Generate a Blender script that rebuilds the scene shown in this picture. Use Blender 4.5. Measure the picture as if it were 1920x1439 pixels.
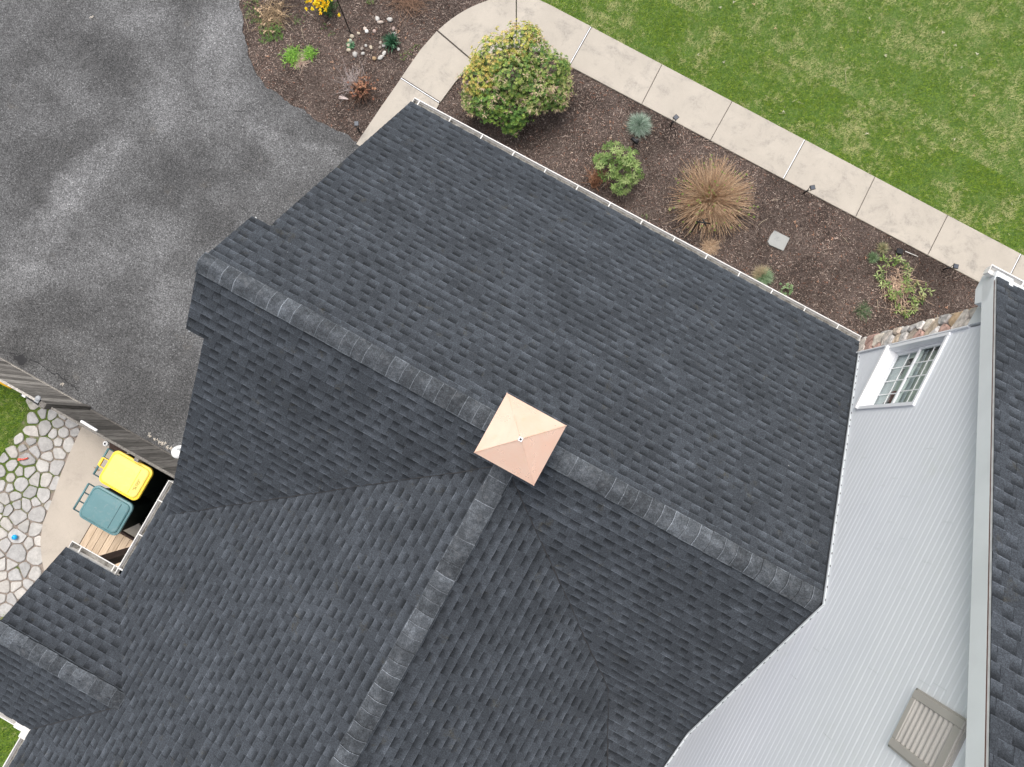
import bpy, math, random
import numpy as np
from mathutils import Vector, noise as mnoise

random.seed(7); rng = np.random.default_rng(7)
scene = bpy.context.scene
for o in list(bpy.data.objects): bpy.data.objects.remove(o)

# ---------------------------------------------------------------- camera
R = [[0.8763831, 0.4802329, -0.0364557], [0.4816087, -0.8742349, 0.0613719], [-0.0023981, -0.0713427, -0.9974490]]
camd = bpy.data.cameras.new('camera'); cam = bpy.data.objects.new('camera', camd)
scene.collection.objects.link(cam)
camd.sensor_fit = 'HORIZONTAL'; camd.sensor_width = 36; camd.lens = 36*1331/1920
camd.clip_start = 0.1; camd.clip_end = 2000
from mathutils import Matrix
cam.matrix_world = Matrix(((R[0][0], -R[0][1], -R[0][2], 0), (R[1][0], -R[1][1], -R[1][2], 0),
                           (R[2][0], -R[2][1], -R[2][2], 14.4), (0, 0, 0, 1)))
scene.camera = cam

# ---------------------------------------------------------------- sky and sun
SUNDIR = Vector((-0.27, 0.25, 0.93)).normalized()
w = bpy.data.worlds.new('World'); scene.world = w; w.use_nodes = True
nt = w.node_tree; bg = nt.nodes['Background']
sky = nt.nodes.new('ShaderNodeTexSky'); sky.sky_type = 'NISHITA'; sky.sun_disc = False
sky.sun_elevation = math.asin(SUNDIR.z); sky.sun_rotation = math.atan2(SUNDIR.x, SUNDIR.y)
sky.air_density = 0.7; sky.dust_density = 4.0; sky.ozone_density = 0.6
hs = nt.nodes.new('ShaderNodeHueSaturation'); hs.inputs['Saturation'].default_value = 0.42
nt.links.new(sky.outputs[0], hs.inputs['Color']); nt.links.new(hs.outputs[0], bg.inputs[0])
bg.inputs[1].default_value = 0.15
sd = bpy.data.lights.new('sun', 'SUN'); sd.energy = 1.3; sd.angle = math.radians(38); sd.color = (1, .965, .92)
sun = bpy.data.objects.new('sun', sd); scene.collection.objects.link(sun)
sun.rotation_euler = SUNDIR.to_track_quat('Z', 'Y').to_euler(); sun.location = (-8, 8, 20)
scene.view_settings.view_transform = 'Standard'; scene.view_settings.look = 'None'
scene.view_settings.exposure = 0.60; scene.view_settings.gamma = 1

# ---------------------------------------------------------------- materials
def newmat(name):
    m = bpy.data.materials.new(name); m.use_nodes = True
    nt = m.node_tree; return m, nt, nt.nodes['Principled BSDF']
class G:
    """tiny node-graph helper"""
    def __init__(s, name, rough=.7, spec=.3, metal=0):
        s.m, s.nt, s.b = newmat(name); s.b.inputs['Roughness'].default_value = rough
        s.b.inputs['Specular IOR Level'].default_value = spec; s.b.inputs['Metallic'].default_value = metal
        s.tc = s.nt.nodes.new('ShaderNodeTexCoord')
    def n(s, t, **k):
        x = s.nt.nodes.new(t)
        for a, v in k.items(): setattr(x, a, v)
        return x
    def set(s, inp, v):
        if isinstance(v, bpy.types.NodeSocket): s.nt.links.new(v, inp)
        elif isinstance(v, (tuple, list)) and len(v) == 3 and inp.type == 'RGBA': inp.default_value = (*v, 1)
        else: inp.default_value = v
    def noise(s, scale, detail=3, rough=.55, vec=None, dist=0):
        x = s.n('ShaderNodeTexNoise'); s.set(x.inputs['Scale'], scale); s.set(x.inputs['Detail'], detail)
        s.set(x.inputs['Roughness'], rough); s.set(x.inputs['Distortion'], dist)
        s.nt.links.new(vec or s.tc.outputs['Object'], x.inputs['Vector']); return x.outputs['Fac']
    def math(s, op, a, b=0.0, c=0.0):
        x = s.n('ShaderNodeMath', operation=op); s.set(x.inputs[0], a); s.set(x.inputs[1], b); s.set(x.inputs[2], c); return x.outputs[0]
    def ramp(s, f, stops):
        x = s.n('ShaderNodeValToRGB'); e = x.color_ramp.elements
        while len(e) < len(stops): e.new(.5)
        for i, (p, c) in enumerate(stops):
            e[i].position = p; e[i].color = (*(c if isinstance(c, (tuple, list)) else (c, c, c)), 1)
        s.set(x.inputs[0], f); return x.outputs['Color']
    def mr(s, f, a, b, c, d):
        x = s.n('ShaderNodeMapRange'); x.interpolation_type = 'SMOOTHSTEP'
        for i, v in enumerate((f, a, b, c, d)): s.set(x.inputs[i], v)
        return x.outputs[0]
    def mix(s, f, a, b, mode='MIX'):
        x = s.n('ShaderNodeMix', data_type='RGBA', blend_type=mode)
        s.set(x.inputs[0], f); s.set(x.inputs[6], a); s.set(x.inputs[7], b); return x.outputs[2]
    def attr(s, name, out='Fac'):
        x = s.n('ShaderNodeAttribute', attribute_name=name); return x.outputs[out]
    def col(s, c): s.set(s.b.inputs['Base Color'], c)
    def bump(s, h, strength=.3, dist=.01):
        x = s.n('ShaderNodeBump'); s.set(x.inputs['Strength'], strength); s.set(x.inputs['Distance'], dist)
        s.set(x.inputs['Height'], h); s.nt.links.new(x.outputs[0], s.b.inputs['Normal'])
    def mul(s, c, f):  # colour * value
        x = s.n('ShaderNodeVectorMath', operation='SCALE'); s.set(x.inputs[0], c); s.set(x.inputs['Scale'], f); return x.outputs[0]

def simple(name, c, rough=.6, var=.12, scale=8, metal=0, spec=.3, bump=0, bscale=60):
    g = G(name, rough, spec, metal); f = g.mr(g.noise(scale, 5), .3, .7, 1-var, 1+var)
    g.col(g.mul(g.ramp(.5, [(0, c), (1, c)]), f))
    if bump: g.bump(g.noise(bscale, 4), bump, .004)
    return g.m

def attrmat(name, rough=.6, spec=.3, trans=0, var=.15, vscale=40):
    """colour from the mesh's own colour attribute 'Col' (each leaf / stone has its own colour)"""
    g = G(name, rough, spec); f = g.mr(g.noise(vscale, 3), .3, .7, 1-var, 1+var)
    g.col(g.mul(g.attr('Col', 'Color'), f))
    if trans:
        t = g.n('ShaderNodeBsdfTranslucent'); g.set(t.inputs[0], g.attr('Col', 'Color'))
        mx = g.n('ShaderNodeMixShader'); g.set(mx.inputs[0], trans)
        g.nt.links.new(g.b.outputs[0], mx.inputs[1]); g.nt.links.new(t.outputs[0], mx.inputs[2])
        g.nt.links.new(mx.outputs[0], g.nt.nodes['Material Output'].inputs[0])
    return g.m

M = {}
def shingle_mat(name, base, cap=False):
    g = G(name, .92, .15)
    tone = g.attr('tone'); rec = g.attr('rec')
    uv = g.n('ShaderNodeSeparateXYZ'); g.nt.links.new(g.tc.outputs['UV'], uv.inputs[0])
    v = uv.outputs['Y']
    # colour blend of the granules on the recessed tabs: dark under the course above, pale towards the butt
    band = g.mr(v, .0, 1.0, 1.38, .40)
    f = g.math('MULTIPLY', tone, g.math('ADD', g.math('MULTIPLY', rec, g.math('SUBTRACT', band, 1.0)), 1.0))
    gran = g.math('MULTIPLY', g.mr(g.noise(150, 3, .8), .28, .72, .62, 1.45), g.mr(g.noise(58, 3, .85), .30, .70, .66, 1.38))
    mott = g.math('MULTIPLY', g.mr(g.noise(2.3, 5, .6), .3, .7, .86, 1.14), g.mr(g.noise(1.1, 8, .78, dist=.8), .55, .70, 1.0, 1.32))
    lip = g.mr(v, .0, .09, g.mr(g.noise(7, 4, .7), .42, .66, 1.15, 1.9), 1.0); gap = g.mr(v, .93, .995, 1.0, .72)  # gap: shadow below the overlapping course, painted into the colour
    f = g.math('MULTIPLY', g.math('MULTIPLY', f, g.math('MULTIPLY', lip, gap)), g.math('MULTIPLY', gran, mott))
    c = g.mul(g.ramp(.5, [(0, base), (1, base)]), f)
    lich = g.mr(g.noise(4.1, 6, .75, dist=.4), .58, .74, 0, .8)
    c = g.mix(lich if not cap else 0.0, c, g.mul(g.ramp(.5, [(0, (.053, .050, .040)), (1, (.053, .050, .040))]), f))
    if cap:
        blot = g.mr(g.noise(26, 5, .75), .40, .70, 0, .75)
        c = g.mix(blot, c, g.mul(c, .66)); c = g.mix(g.mr(g.noise(9, 6, .7), .52, .72, 0, .5), c, (.15, .157, .166))
    # pale bird lime / scuff specks
    sp = g.mr(g.noise(13, 2, .5), .80, .82, 0, .8); c = g.mix(sp, c, (.30, .31, .31))
    g.col(c); g.bump(g.noise(260, 2, .6), .35, .003); return g.m
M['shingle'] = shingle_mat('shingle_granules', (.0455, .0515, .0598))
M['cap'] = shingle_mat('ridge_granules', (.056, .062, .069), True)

def asphalt():
    g = G('driveway_asphalt', .9, .25)
    # worn pale lanes and dark sealed patches, each with its own place on the drive
    def blob(x, y, rx, ry, ang, soft=.9):
        mp = g.n('ShaderNodeMapping'); mp.vector_type = 'TEXTURE'
        mp.inputs['Location'].default_value = (x, y, 0); mp.inputs['Rotation'].default_value = (0, 0, math.radians(ang)); mp.inputs['Scale'].default_value = (rx, ry, 1)
        g.nt.links.new(warp, mp.inputs['Vector'])
        l = g.n('ShaderNodeVectorMath', operation='LENGTH'); g.nt.links.new(mp.outputs[0], l.inputs[0])
        return g.mr(l.outputs['Value'], 1+soft*.5, max(.1, 1-soft), 0, 1)
    nz = g.n('ShaderNodeTexNoise'); nz.inputs['Scale'].default_value = 1.5; nz.inputs['Detail'].default_value = 9; nz.inputs['Roughness'].default_value = .72
    g.nt.links.new(g.tc.outputs['Object'], nz.inputs['Vector'])
    a = g.n('ShaderNodeVectorMath', operation='MULTIPLY_ADD'); a.inputs[1].default_value = (1.5, 1.5, 0)
    g.nt.links.new(nz.outputs['Color'], a.inputs[0]); g.nt.links.new(g.tc.outputs['Object'], a.inputs[2])
    sb = g.n('ShaderNodeVectorMath', operation='SUBTRACT'); sb.inputs[1].default_value = (.75, .75, 0); g.nt.links.new(a.outputs[0], sb.inputs[0]); warp = sb.outputs[0]
    pale = [(-10.9, 3.9, 1.0, .30, 30, .55), (-9.3, 4.0, .75, 1.1, 20, .8), (-9.75, 2.6, .55, 1.0, 15, .6), (-10.1, 1.4, .42, 1.0, 0, .7), (-10.5, -.4, .45, 1.3, -4, .9),
            (-10.35, -2.0, .6, .55, 0, .8), (-7.6, 3.0, 1.4, .35, -15, .6), (-6.2, 3.2, .8, .30, 0, .6), (-8.7, -.4, .9, .7, 30, .6), (-7.5, -1.0, .9, .5, 0, .5), (-8.7, 3.2, .6, .9, 10, .7)]
    dark = [(-9.0, 1.2, .55, .9, 10, .7), (-8.1, 1.7, .9, .45, 0, .6), (-11.2, 2.8, .7, .7, 0, .6), (-11.3, .2, .6, 1.2, 0, .4), (-7.5, 1.0, .8, .5, 0, .4),
            (-9.0, -2.3, 1.6, .55, 8, .6), (-6.6, -2.9, 1.1, .6, 0, .95), (-9.7, -3.3, 1.2, .3, 0, .7), (-8.5, 1.0, .22, .35, 20, .6), (-5.2, 1.3, 1.2, 1.4, 0, .5)]
    acc = None
    for p in pale:
        x = g.math('MULTIPLY', blob(*p[:5]), p[5]); acc = x if acc is None else g.math('MAXIMUM', acc, x)
    accd = None
    for p in dark:
        x = g.math('MULTIPLY', blob(*p[:5]), p[5]); accd = x if accd is None else g.math('MAXIMUM', accd, x)
    nb = g.mr(g.noise(.9, 7, .65), .3, .7, -.10, .10)
    f = g.math('ADD', g.math('ADD', .48, g.math('MULTIPLY', acc, g.mr(g.noise(3.2, 6, .72), .30, .66, .13, .34))), g.math('ADD', nb, g.math('MULTIPLY', accd, g.mr(g.noise(2.2, 6, .7), .3, .65, -.24, -.14))))
    c = g.ramp(f, [(0, (.030, .031, .032)), (.4, (.075, .075, .075)), (.75, (.168, .169, .170)), (1, (.27, .27, .27))])
    vo = g.n('ShaderNodeTexVoronoi'); vo.inputs['Scale'].default_value = 56; g.nt.links.new(g.tc.outputs['Object'], vo.inputs['Vector'])
    sepc = g.n('ShaderNodeSeparateColor'); g.nt.links.new(vo.outputs['Color'], sepc.inputs[0])
    c = g.mul(c, g.math('MULTIPLY', g.mr(sepc.outputs[0], 0, 1, .58, 1.35), g.mr(sepc.outputs[1], .80, .97, 1.0, 1.65))); c = g.mul(c, g.mr(g.noise(30, 4, .85), .3, .7, .74, 1.28))
    wm = g.mr(g.noise(1.7, 5, .7), .60, .75, 0, .35); c = g.mix(wm, c, g.mix(.5, c, (.20, .175, .14)))
    g.col(c); g.bump(vo.outputs['Distance'], .5, .006); return g.m
M['asphalt'] = asphalt()

def concrete(name, base, stain=.5, seed=0, spk=.5):
    g = G(name, .85, .25)
    mp = g.n('ShaderNodeMapping'); mp.inputs['Location'].default_value = (seed, seed*.7, 0); g.nt.links.new(g.tc.outputs['Object'], mp.inputs['Vector']); v = mp.outputs[0]
    c = g.ramp(g.noise(1.3, 6, .6, v), [(.3, tuple(x*.90 for x in base)), (.7, tuple(x*1.05 for x in base))])
    st = g.math('MULTIPLY', g.mr(g.noise(2.2, 8, .74, v, .5), .46, .72, 0, stain), g.mr(g.noise(24, 3, .7, v), .3, .7, .3, 1))
    c = g.mix(st, c, (base[0]*.52, base[1]*.53, base[2]*.56))
    c = g.mix(g.mr(g.noise(70, 2, .6, v), .66, .74, 0, spk), c, tuple(x*.55 for x in base))
    c = g.mul(c, g.mr(g.noise(210, 2, .6, v), .3, .7, .92, 1.07)); g.col(c); g.bump(g.noise(150, 3, .6, v), .15, .003); return g.m
M['walk'] = concrete('sidewalk_concrete', (.455, .412, .352), .85)
M['patio'] = concrete('patio_concrete', (.46, .405, .34), .45, 5, .8)
M['pad'] = concrete('pad_concrete', (.38, .35, .30), .4, 9)
M['paver'] = concrete('paver_concrete', (.34, .345, .33), .8, 12)

def soil():
    g = G('mulch_bed', .95, .1)
    n1 = g.noise(1.2, 6, .6); n2 = g.noise(34, 5, .75)
    c = g.ramp(n2, [(.28, (.038, .028, .023)), (.5, (.094, .073, .063)), (.72, (.20, .162, .142))])
    c = g.mul(c, g.mr(n1, .32, .66, .62, 1.28)); g.col(c); g.bump(n2, .9, .02); return g.m
M['soil'] = soil()
def turfbase():
    g = G('turf_base', .95, .1)
    c = g.ramp(g.noise(26, 5, .75), [(.3, (.045, .08, .02)), (.55, (.10, .17, .04)), (.75, (.27, .26, .13))])
    g.col(c); g.bump(g.noise(40, 4, .7), .6, .02); return g.m
M['turf'] = turfbase()
M['blade'] = attrmat('grass_blades', .75, .2, .25, .1, 3)
M['leaf'] = attrmat('leaves', .55, .35, .22, .12, 30)
M['chip'] = attrmat('mulch_chips', .9, .15, 0, .15, 60)
M['stem'] = attrmat('woody_stems', .8, .2, 0, .2, 60)
M['stone'] = attrmat('stone_faces', .8, .25, 0, .25, 14)
def flag():
    g = G('flagstone', .85, .25)
    c = g.attr('Col', 'Color'); c = g.mul(c, g.mr(g.noise(9, 7, .75, dist=.6), .3, .68, .80, 1.12)); c = g.mul(c, g.mr(g.noise(120, 2), .3, .7, .9, 1.08))
    g.col(c); g.bump(g.noise(14, 6, .7), .4, .012); return g.m
M['flag'] = flag()
def joint():
    g = G('flagstone_joint', .95, .1)
    a = g.ramp(g.noise(60, 4), [(.3, (.19, .155, .13)), (.7, (.32, .27, .23))])
    b = g.ramp(g.noise(50, 4), [(.3, (.05, .085, .015)), (.7, (.14, .18, .05))])
    sx = g.n('ShaderNodeSeparateXYZ'); g.nt.links.new(g.tc.outputs['Object'], sx.inputs[0])
    f = g.math('ADD', g.noise(1.7, 4, .6), g.math('MULTIPLY', g.math('ADD', sx.outputs['X'], 8.0), -.16))
    c = g.mix(g.mr(f, .47, .60, 0, 1), a, b); g.col(c); g.bump(g.noise(60, 4), .5, .01); return g.m
M['joint'] = joint()
M['white'] = simple('white_vinyl', (.80, .81, .83), .45, .03, 2)
M['bright'] = simple('white_paint', (.88, .88, .88), .35, .02, 2)
def vinyl():
    g = G('siding_vinyl', .5, .3)
    c = g.ramp(g.noise(.7, 5, .6), [(.35, (.70, .722, .752)), (.65, (.738, .758, .782))])
    c = g.mix(g.mr(g.noise(.55, 6, .7), .54, .74, 0, .55), c, (.615, .65, .615))        # faint algae bloom
    c = g.mix(g.mr(g.noise(9, 6, .8), .72, .80, 0, .35), c, (.42, .43, .44)); g.col(c); return g.m
M['vinyl'] = vinyl()
M['trim'] = simple('aluminium_trim', (.66, .69, .70), .45, .05, 1.5)
def gutter_m():
    g = G('gutter_paint', .45, .4)
    c = g.ramp(g.noise(5, 6, .7), [(.4, (.80, .78, .75)), (.7, (.64, .62, .58))]); g.col(c); return g.m
M['gutter'] = gutter_m()
def gutter_in():
    g = G('gutter_dirt', .8, .2)
    c = g.ramp(g.noise(7, 7, .75), [(.30, (.38, .37, .345)), (.50, (.22, .21, .19)), (.66, (.075, .068, .058))]); g.col(c); return g.m
M['gutdirt'] = gutter_in()
M['drip'] = simple('fascia_brown_edge', (.10, .055, .045), .6)
M['drip2'] = simple('flashing_grey', (.055, .06, .066), .6)
M['jointgap'] = simple('joint_gap', (.085, .075, .065), .9)
M['dark'] = simple('dark_gap', (.03, .03, .032), .8)
M['fascia'] = simple('fascia_board', (.55, .56, .56), .5)
M['vent'] = simple('vent_vinyl', (.43, .405, .37), .5, .05, 4)
M['copper'] = None
def copper():
    g = G('bare_copper', .40, .5, .40)
    c = g.ramp(g.noise(2.6, 6, .65, dist=.5), [(.3, (.99, .63, .47)), (.6, (.99, .70, .55)), (.8, (.98, .77, .56))])
    c = g.mix(g.mr(g.noise(34, 4, .7), .66, .76, 0, .5), c, (.50, .27, .17)); c = g.mix(g.mr(g.noise(4.5, 6, .7), .58, .76, 0, .55), c, (.85, .55, .28))
    g.col(c); g.set(g.b.inputs['Roughness'], g.mr(g.noise(6, 5), .3, .7, .26, .44)); return g.m
M['copper'] = copper()
def wood(name, a, b, sc=(1, 1, 1), rough=.85, bias=.5):
    g = G(name, rough, .2)
    mp = g.n('ShaderNodeMapping'); mp.inputs['Scale'].default_value = sc; g.nt.links.new(g.tc.outputs['Object'], mp.inputs['Vector'])
    c = g.ramp(g.noise(5, 7, .7, mp.outputs[0], .6), [(.30, a), (.70, b)])
    at = g.attr('tone'); c = g.mul(c, at); g.col(c); g.bump(g.noise(8, 6, .7, mp.outputs[0]), .4, .004); return g.m
M['fence'] = wood('weathered_fence', (.055, .050, .044), (.36, .335, .30), (9, 9, .5))
M['deck'] = wood('deck_boards', (.42, .31, .21), (.66, .52, .38), (7, .7, 7))
M['brownwood'] = wood('dark_stained_wood', (.035, .022, .018), (.075, .050, .042), (6, 6, .6))
M['paintedshade'] = simple('painted_shade_black', (.005, .007, .005), .95, .4, 5, spec=.05)  # near-black colour that paints the shade on the ground by the bins
M['stain'] = simple('rust_stain', (.30, .215, .14), .9)
M['yellow'] = simple('yellow_plastic', (.88, .60, .05), .42, .03, 3, spec=.5)
M['ylid'] = simple('yellow_lid', (.90, .72, .16), .40, .02, 3, spec=.5)
M['teal'] = simple('teal_plastic', (.10, .21, .225), .45, .05, 3, spec=.5)
M['teald'] = simple('teal_dark', (.028, .07, .078), .5)
M['binbody'] = simple('bin_body_dark', (.004, .007, .006), .6, spec=.1)
M['black'] = simple('black_metal', (.012, .012, .013), .45, spec=.4)
M['solar'] = simple('solar_panel', (.07, .08, .10), .45, spec=.4)
M['lampw'] = simple('white_plastic', (.78, .78, .77), .35, .02)
M['blue'] = simple('blue_rubber', (.02, .42, .85), .35)
M['red'] = simple('red_plastic', (.75, .14, .10), .45)
for k_ in ('teal', 'ylid'):
    nt_ = M[k_].node_tree; b_ = nt_.nodes['Principled BSDF']; l_ = b_.inputs['Base Color'].links[0].from_socket; n_ = nt_.nodes.new('ShaderNodeTexNoise'); n_.inputs['Scale'].default_value = 7; n_.inputs['Detail'].default_value = 9; n_.inputs['Roughness'].default_value = .75; n_.inputs['Distortion'].default_value = 1.2
    r_ = nt_.nodes.new('ShaderNodeMapRange'); r_.inputs[1].default_value = .52; r_.inputs[2].default_value = .72; r_.inputs[3].default_value = 0; r_.inputs[4].default_value = .35; mx_ = nt_.nodes.new('ShaderNodeMix'); mx_.data_type = 'RGBA'; mx_.inputs[7].default_value = (.36, .36, .33, 1)
    t_ = nt_.nodes['Texture Coordinate'] if 'Texture Coordinate' in nt_.nodes else None; nt_.links.new(t_.outputs['Object'], n_.inputs['Vector']); nt_.links.new(n_.outputs['Fac'], r_.inputs[0]); nt_.links.new(r_.outputs[0], mx_.inputs[0]); nt_.links.new(l_, mx_.inputs[6]); nt_.links.new(mx_.outputs[2], b_.inputs['Base Color'])
M['grey'] = simple('grey_plastic', (.33, .34, .35), .4)
M['orange'] = simple('orange_yellow_plastic', (.90, .50, .02), .4)
def glass():
    m = bpy.data.materials.new('window_glass'); m.use_nodes = True; nt = m.node_tree; nt.nodes.clear()
    o = nt.nodes.new('ShaderNodeOutputMaterial'); t = nt.nodes.new('ShaderNodeBsdfTransparent'); gl = nt.nodes.new('ShaderNodeBsdfGlossy')
    gl.inputs['Roughness'].default_value = .03; mx = nt.nodes.new('ShaderNodeMixShader')
    t.inputs[0].default_value = (.86, .90, .88, 1)
    mx.inputs[0].default_value = .10; nt.links.new(t.outputs[0], mx.inputs[1]); nt.links.new(gl.outputs[0], mx.inputs[2]); nt.links.new(mx.outputs[0], o.inputs[0])
    return m
M['glass'] = glass()
M['room'] = simple('room_paint', (.66, .66, .56), .8)
M['shade'] = simple('window_shade', (.70, .71, .66), .8, .12, 2)
M['furn'] = simple('dark_furniture', (.05, .045, .06), .5)
M['furnr'] = simple('red_brown_furniture', (.22, .07, .06), .5)
M['curtain'] = simple('pale_curtain', (.70, .70, .76), .8, .12, 3)

# ---------------------------------------------------------------- object helpers
C = scene.collection
def tag(o, label=None, cat=None, group=None, kind=None):
    if label: o['label'] = label
    if cat: o['category'] = cat
    if group: o['group'] = group
    if kind: o['kind'] = kind
    return o
def empty(name, loc, label, cat, group=None):
    o = bpy.data.objects.new(name, None); C.objects.link(o); o.location = loc; o.empty_display_size = .2
    return tag(o, label, cat, group)
class MB:
    """collects polygons (world coordinates) with per-face material index, uv and float/colour attributes"""
    def __init__(s): s.v = []; s.f = []; s.mi = []; s.uv = []; s.tone = []; s.rec = []; s.col = []; s.smooth = []
    def face(s, pts, mi=0, uv=None, tone=1.0, rec=0.0, col=(1, 1, 1), smooth=False):
        b = len(s.v); s.v.extend([tuple(p) for p in pts]); s.f.append(tuple(range(b, b+len(pts)))); s.mi.append(mi)
        s.uv.append(uv or [(0, 0)]*len(pts)); s.tone.append(tone); s.rec.append(rec); s.col.append(col); s.smooth.append(smooth)
    def mesh(s, vs, fs, mi=0, tone=1.0, rec=0.0, col=(1, 1, 1), smooth=False):
        b = len(s.v); s.v.extend([tuple(p) for p in vs])
        for f in fs:
            s.f.append(tuple(i+b for i in f)); s.mi.append(mi); s.uv.append([(0, 0)]*len(f)); s.tone.append(tone); s.rec.append(rec); s.col.append(col); s.smooth.append(smooth)
    def box(s, c, d, mi=0, rz=0, tone=1.0, col=(1, 1, 1), axes=None, bev=0):
        hx, hy, hz = d[0]/2, d[1]/2, d[2]/2
        ca, sa = math.cos(rz), math.sin(rz)
        ax = axes or [Vector((ca, sa, 0)), Vector((-sa, ca, 0)), Vector((0, 0, 1))]
        P = lambda x, y, z: tuple(Vector(c)+ax[0]*x+ax[1]*y+ax[2]*z)
        if not bev:
            vs = [P(x*hx, y*hy, z*hz) for z in (-1, 1) for x, y in ((-1, -1), (1, -1), (1, 1), (-1, 1))]
            fs = [(3, 2, 1, 0), (4, 5, 6, 7), (0, 1, 5, 4), (1, 2, 6, 5), (2, 3, 7, 6), (3, 0, 4, 7)]
            s.mesh(vs, fs, mi, tone, 0, col); return
        e = bev; rings = []
        for z, i in ((-hz, e), (-hz+e, 0), (hz-e, 0), (hz, e)):
            x, y = hx-i, hy-i; b2 = min(e, x*.5, y*.5)
            rings.append([P(X, Y, z) for X, Y in ((-x+b2, -y), (x-b2, -y), (x, -y+b2), (x, y-b2), (x-b2, y), (-x+b2, y), (-x, y-b2), (-x, -y+b2))])
        s.loft(rings, mi, True, tone=tone, col=col)
    def loft(s, rings, mi=0, caps=True, smooth=False, tone=1.0, col=(1, 1, 1), closed=True):
        n = len(rings[0]); vs = [p for r in rings for p in r]; fs = []
        for i in range(len(rings)-1):
            for j in range(n if closed else n-1):
                k = (j+1) % n; fs.append((i*n+j, i*n+k, (i+1)*n+k, (i+1)*n+j))
        if caps: fs.append(tuple(reversed(range(n)))); fs.append(tuple(range((len(rings)-1)*n, len(rings)*n)))
        s.mesh(vs, fs, mi, tone, 0, col, smooth)
    def tube(s, pts, r, n=5, mi=0, col=(1, 1, 1), tone=1.0, r2=None, smooth=True):
        pts = [Vector(p) for p in pts]; rings = []
        for i, p in enumerate(pts):
            d = (pts[min(i+1, len(pts)-1)]-pts[max(i-1, 0)]).normalized()
            a = d.cross(Vector((0.13, .27, 1)) if abs(d.z) < .9 else Vector((1, .2, 0))).normalized(); b = d.cross(a)
            rr = r if r2 is None else r+(r2-r)*i/(len(pts)-1)
            rings.append([tuple(p+a*math.cos(t)*rr+b*math.sin(t)*rr) for t in [2*math.pi*k/n for k in range(n)]])
        s.loft(rings, mi, True, smooth, tone, col)
    def dome(s, c, r, h, mi=0, n=14, m=5, smooth=True):
        rings = []
        for i in range(m+1):
            t = i/m*math.pi/2; rr = max(.002, r*math.cos(t)); z = c[2]+h*math.sin(t)
            rings.append([(c[0]+rr*math.cos(2*math.pi*k/n), c[1]+rr*math.sin(2*math.pi*k/n), z) for k in range(n)])
        s.loft(rings, mi, True, smooth)
    def build(s, name, mats, parent=None, origin=None):
        me = bpy.data.meshes.new(name); mats = mats if isinstance(mats, (list, tuple)) else [mats]
        org = Vector(origin) if origin is not None else (Vector(parent.matrix_world.translation) if parent is not None else Vector((0, 0, 0)))
        if parent is not None and origin is None:
            p = parent; org = Vector((0, 0, 0))
            while p is not None: org += Vector(p.location); p = p.parent
        v = np.array(s.v, dtype=np.float32).reshape(-1, 3)-np.array(org, dtype=np.float32)
        me.from_pydata(v.tolist(), [], s.f)
        for m in mats: me.materials.append(m)
        me.polygons.foreach_set('material_index', s.mi); me.polygons.foreach_set('use_smooth', s.smooth)
        uvl = me.uv_layers.new(name='UVMap'); uvl.data.foreach_set('uv', [c for f in s.uv for p in f for c in p])
        for nm, dat in (('tone', s.tone), ('rec', s.rec)):
            a = me.attributes.new(nm, 'FLOAT', 'FACE'); a.data.foreach_set('value', dat)
        a = me.attributes.new('Col', 'FLOAT_COLOR', 'FACE'); a.data.foreach_set('color', [c for t in s.col for c in (*t[:3], 1)])
        me.update(); o = bpy.data.objects.new(name, me); C.objects.link(o)
        if parent is not None: o.parent = parent
        elif origin is not None: o.location = org
        return o
def fastmesh(name, V, F, col, mat, parent=None, loc=(0, 0, 0), k=None):
    """numpy mesh: V (n,3), F (m,k) index array, col (m,3)"""
    me = bpy.data.meshes.new(name); k = F.shape[1]
    V = V-np.array(loc)
    me.vertices.add(len(V)); me.vertices.foreach_set('co', V.astype(np.float32).ravel())
    me.loops.add(F.size); me.loops.foreach_set('vertex_index', F.astype(np.int32).ravel())
    me.polygons.add(len(F)); me.polygons.foreach_set('loop_start', np.arange(0, F.size, k, dtype=np.int32)); me.polygons.foreach_set('loop_total', np.full(len(F), k, dtype=np.int32))
    me.materials.append(mat); me.update(calc_edges=True); me.validate()
    a = me.attributes.new('Col', 'FLOAT_COLOR', 'FACE'); a.data.foreach_set('color', np.c_[col, np.ones(len(col))].astype(np.float32).ravel())
    o = bpy.data.objects.new(name, me); C.objects.link(o)
    if parent is not None: o.parent = parent
    else: o.location = loc
    return o
def clip(poly, conv):
    """clip polygon (list of 2-D tuples) by a convex polygon"""
    ar = sum(conv[i][0]*conv[(i+1) % len(conv)][1]-conv[(i+1) % len(conv)][0]*conv[i][1] for i in range(len(conv)))
    cv = conv if ar > 0 else conv[::-1]; out = poly
    for i in range(len(cv)):
        ax, ay = cv[i]; bx, by = cv[(i+1) % len(cv)]
        def sd(p): return (bx-ax)*(p[1]-ay)-(by-ay)*(p[0]-ax)
        inp = out; out = []
        for j in range(len(inp)):
            p, q = inp[j], inp[(j+1) % len(inp)]; a, b = sd(p), sd(q)
            if a >= 0: out.append(p)
            if (a > 0 and b < 0) or (a < 0 and b > 0):
                t = a/(a-b); out.append((p[0]+(q[0]-p[0])*t, p[1]+(q[1]-p[1])*t))
        if len(out) < 3: return []
    return out
def inpoly(x, y, poly):
    c = False; n = len(poly)
    for i in range(n):
        x1, y1 = poly[i]; x2, y2 = poly[(i+1) % n]
        if (y1 > y) != (y2 > y) and x < (x2-x1)*(y-y1)/(y2-y1)+x1: c = not c
    return c
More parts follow.
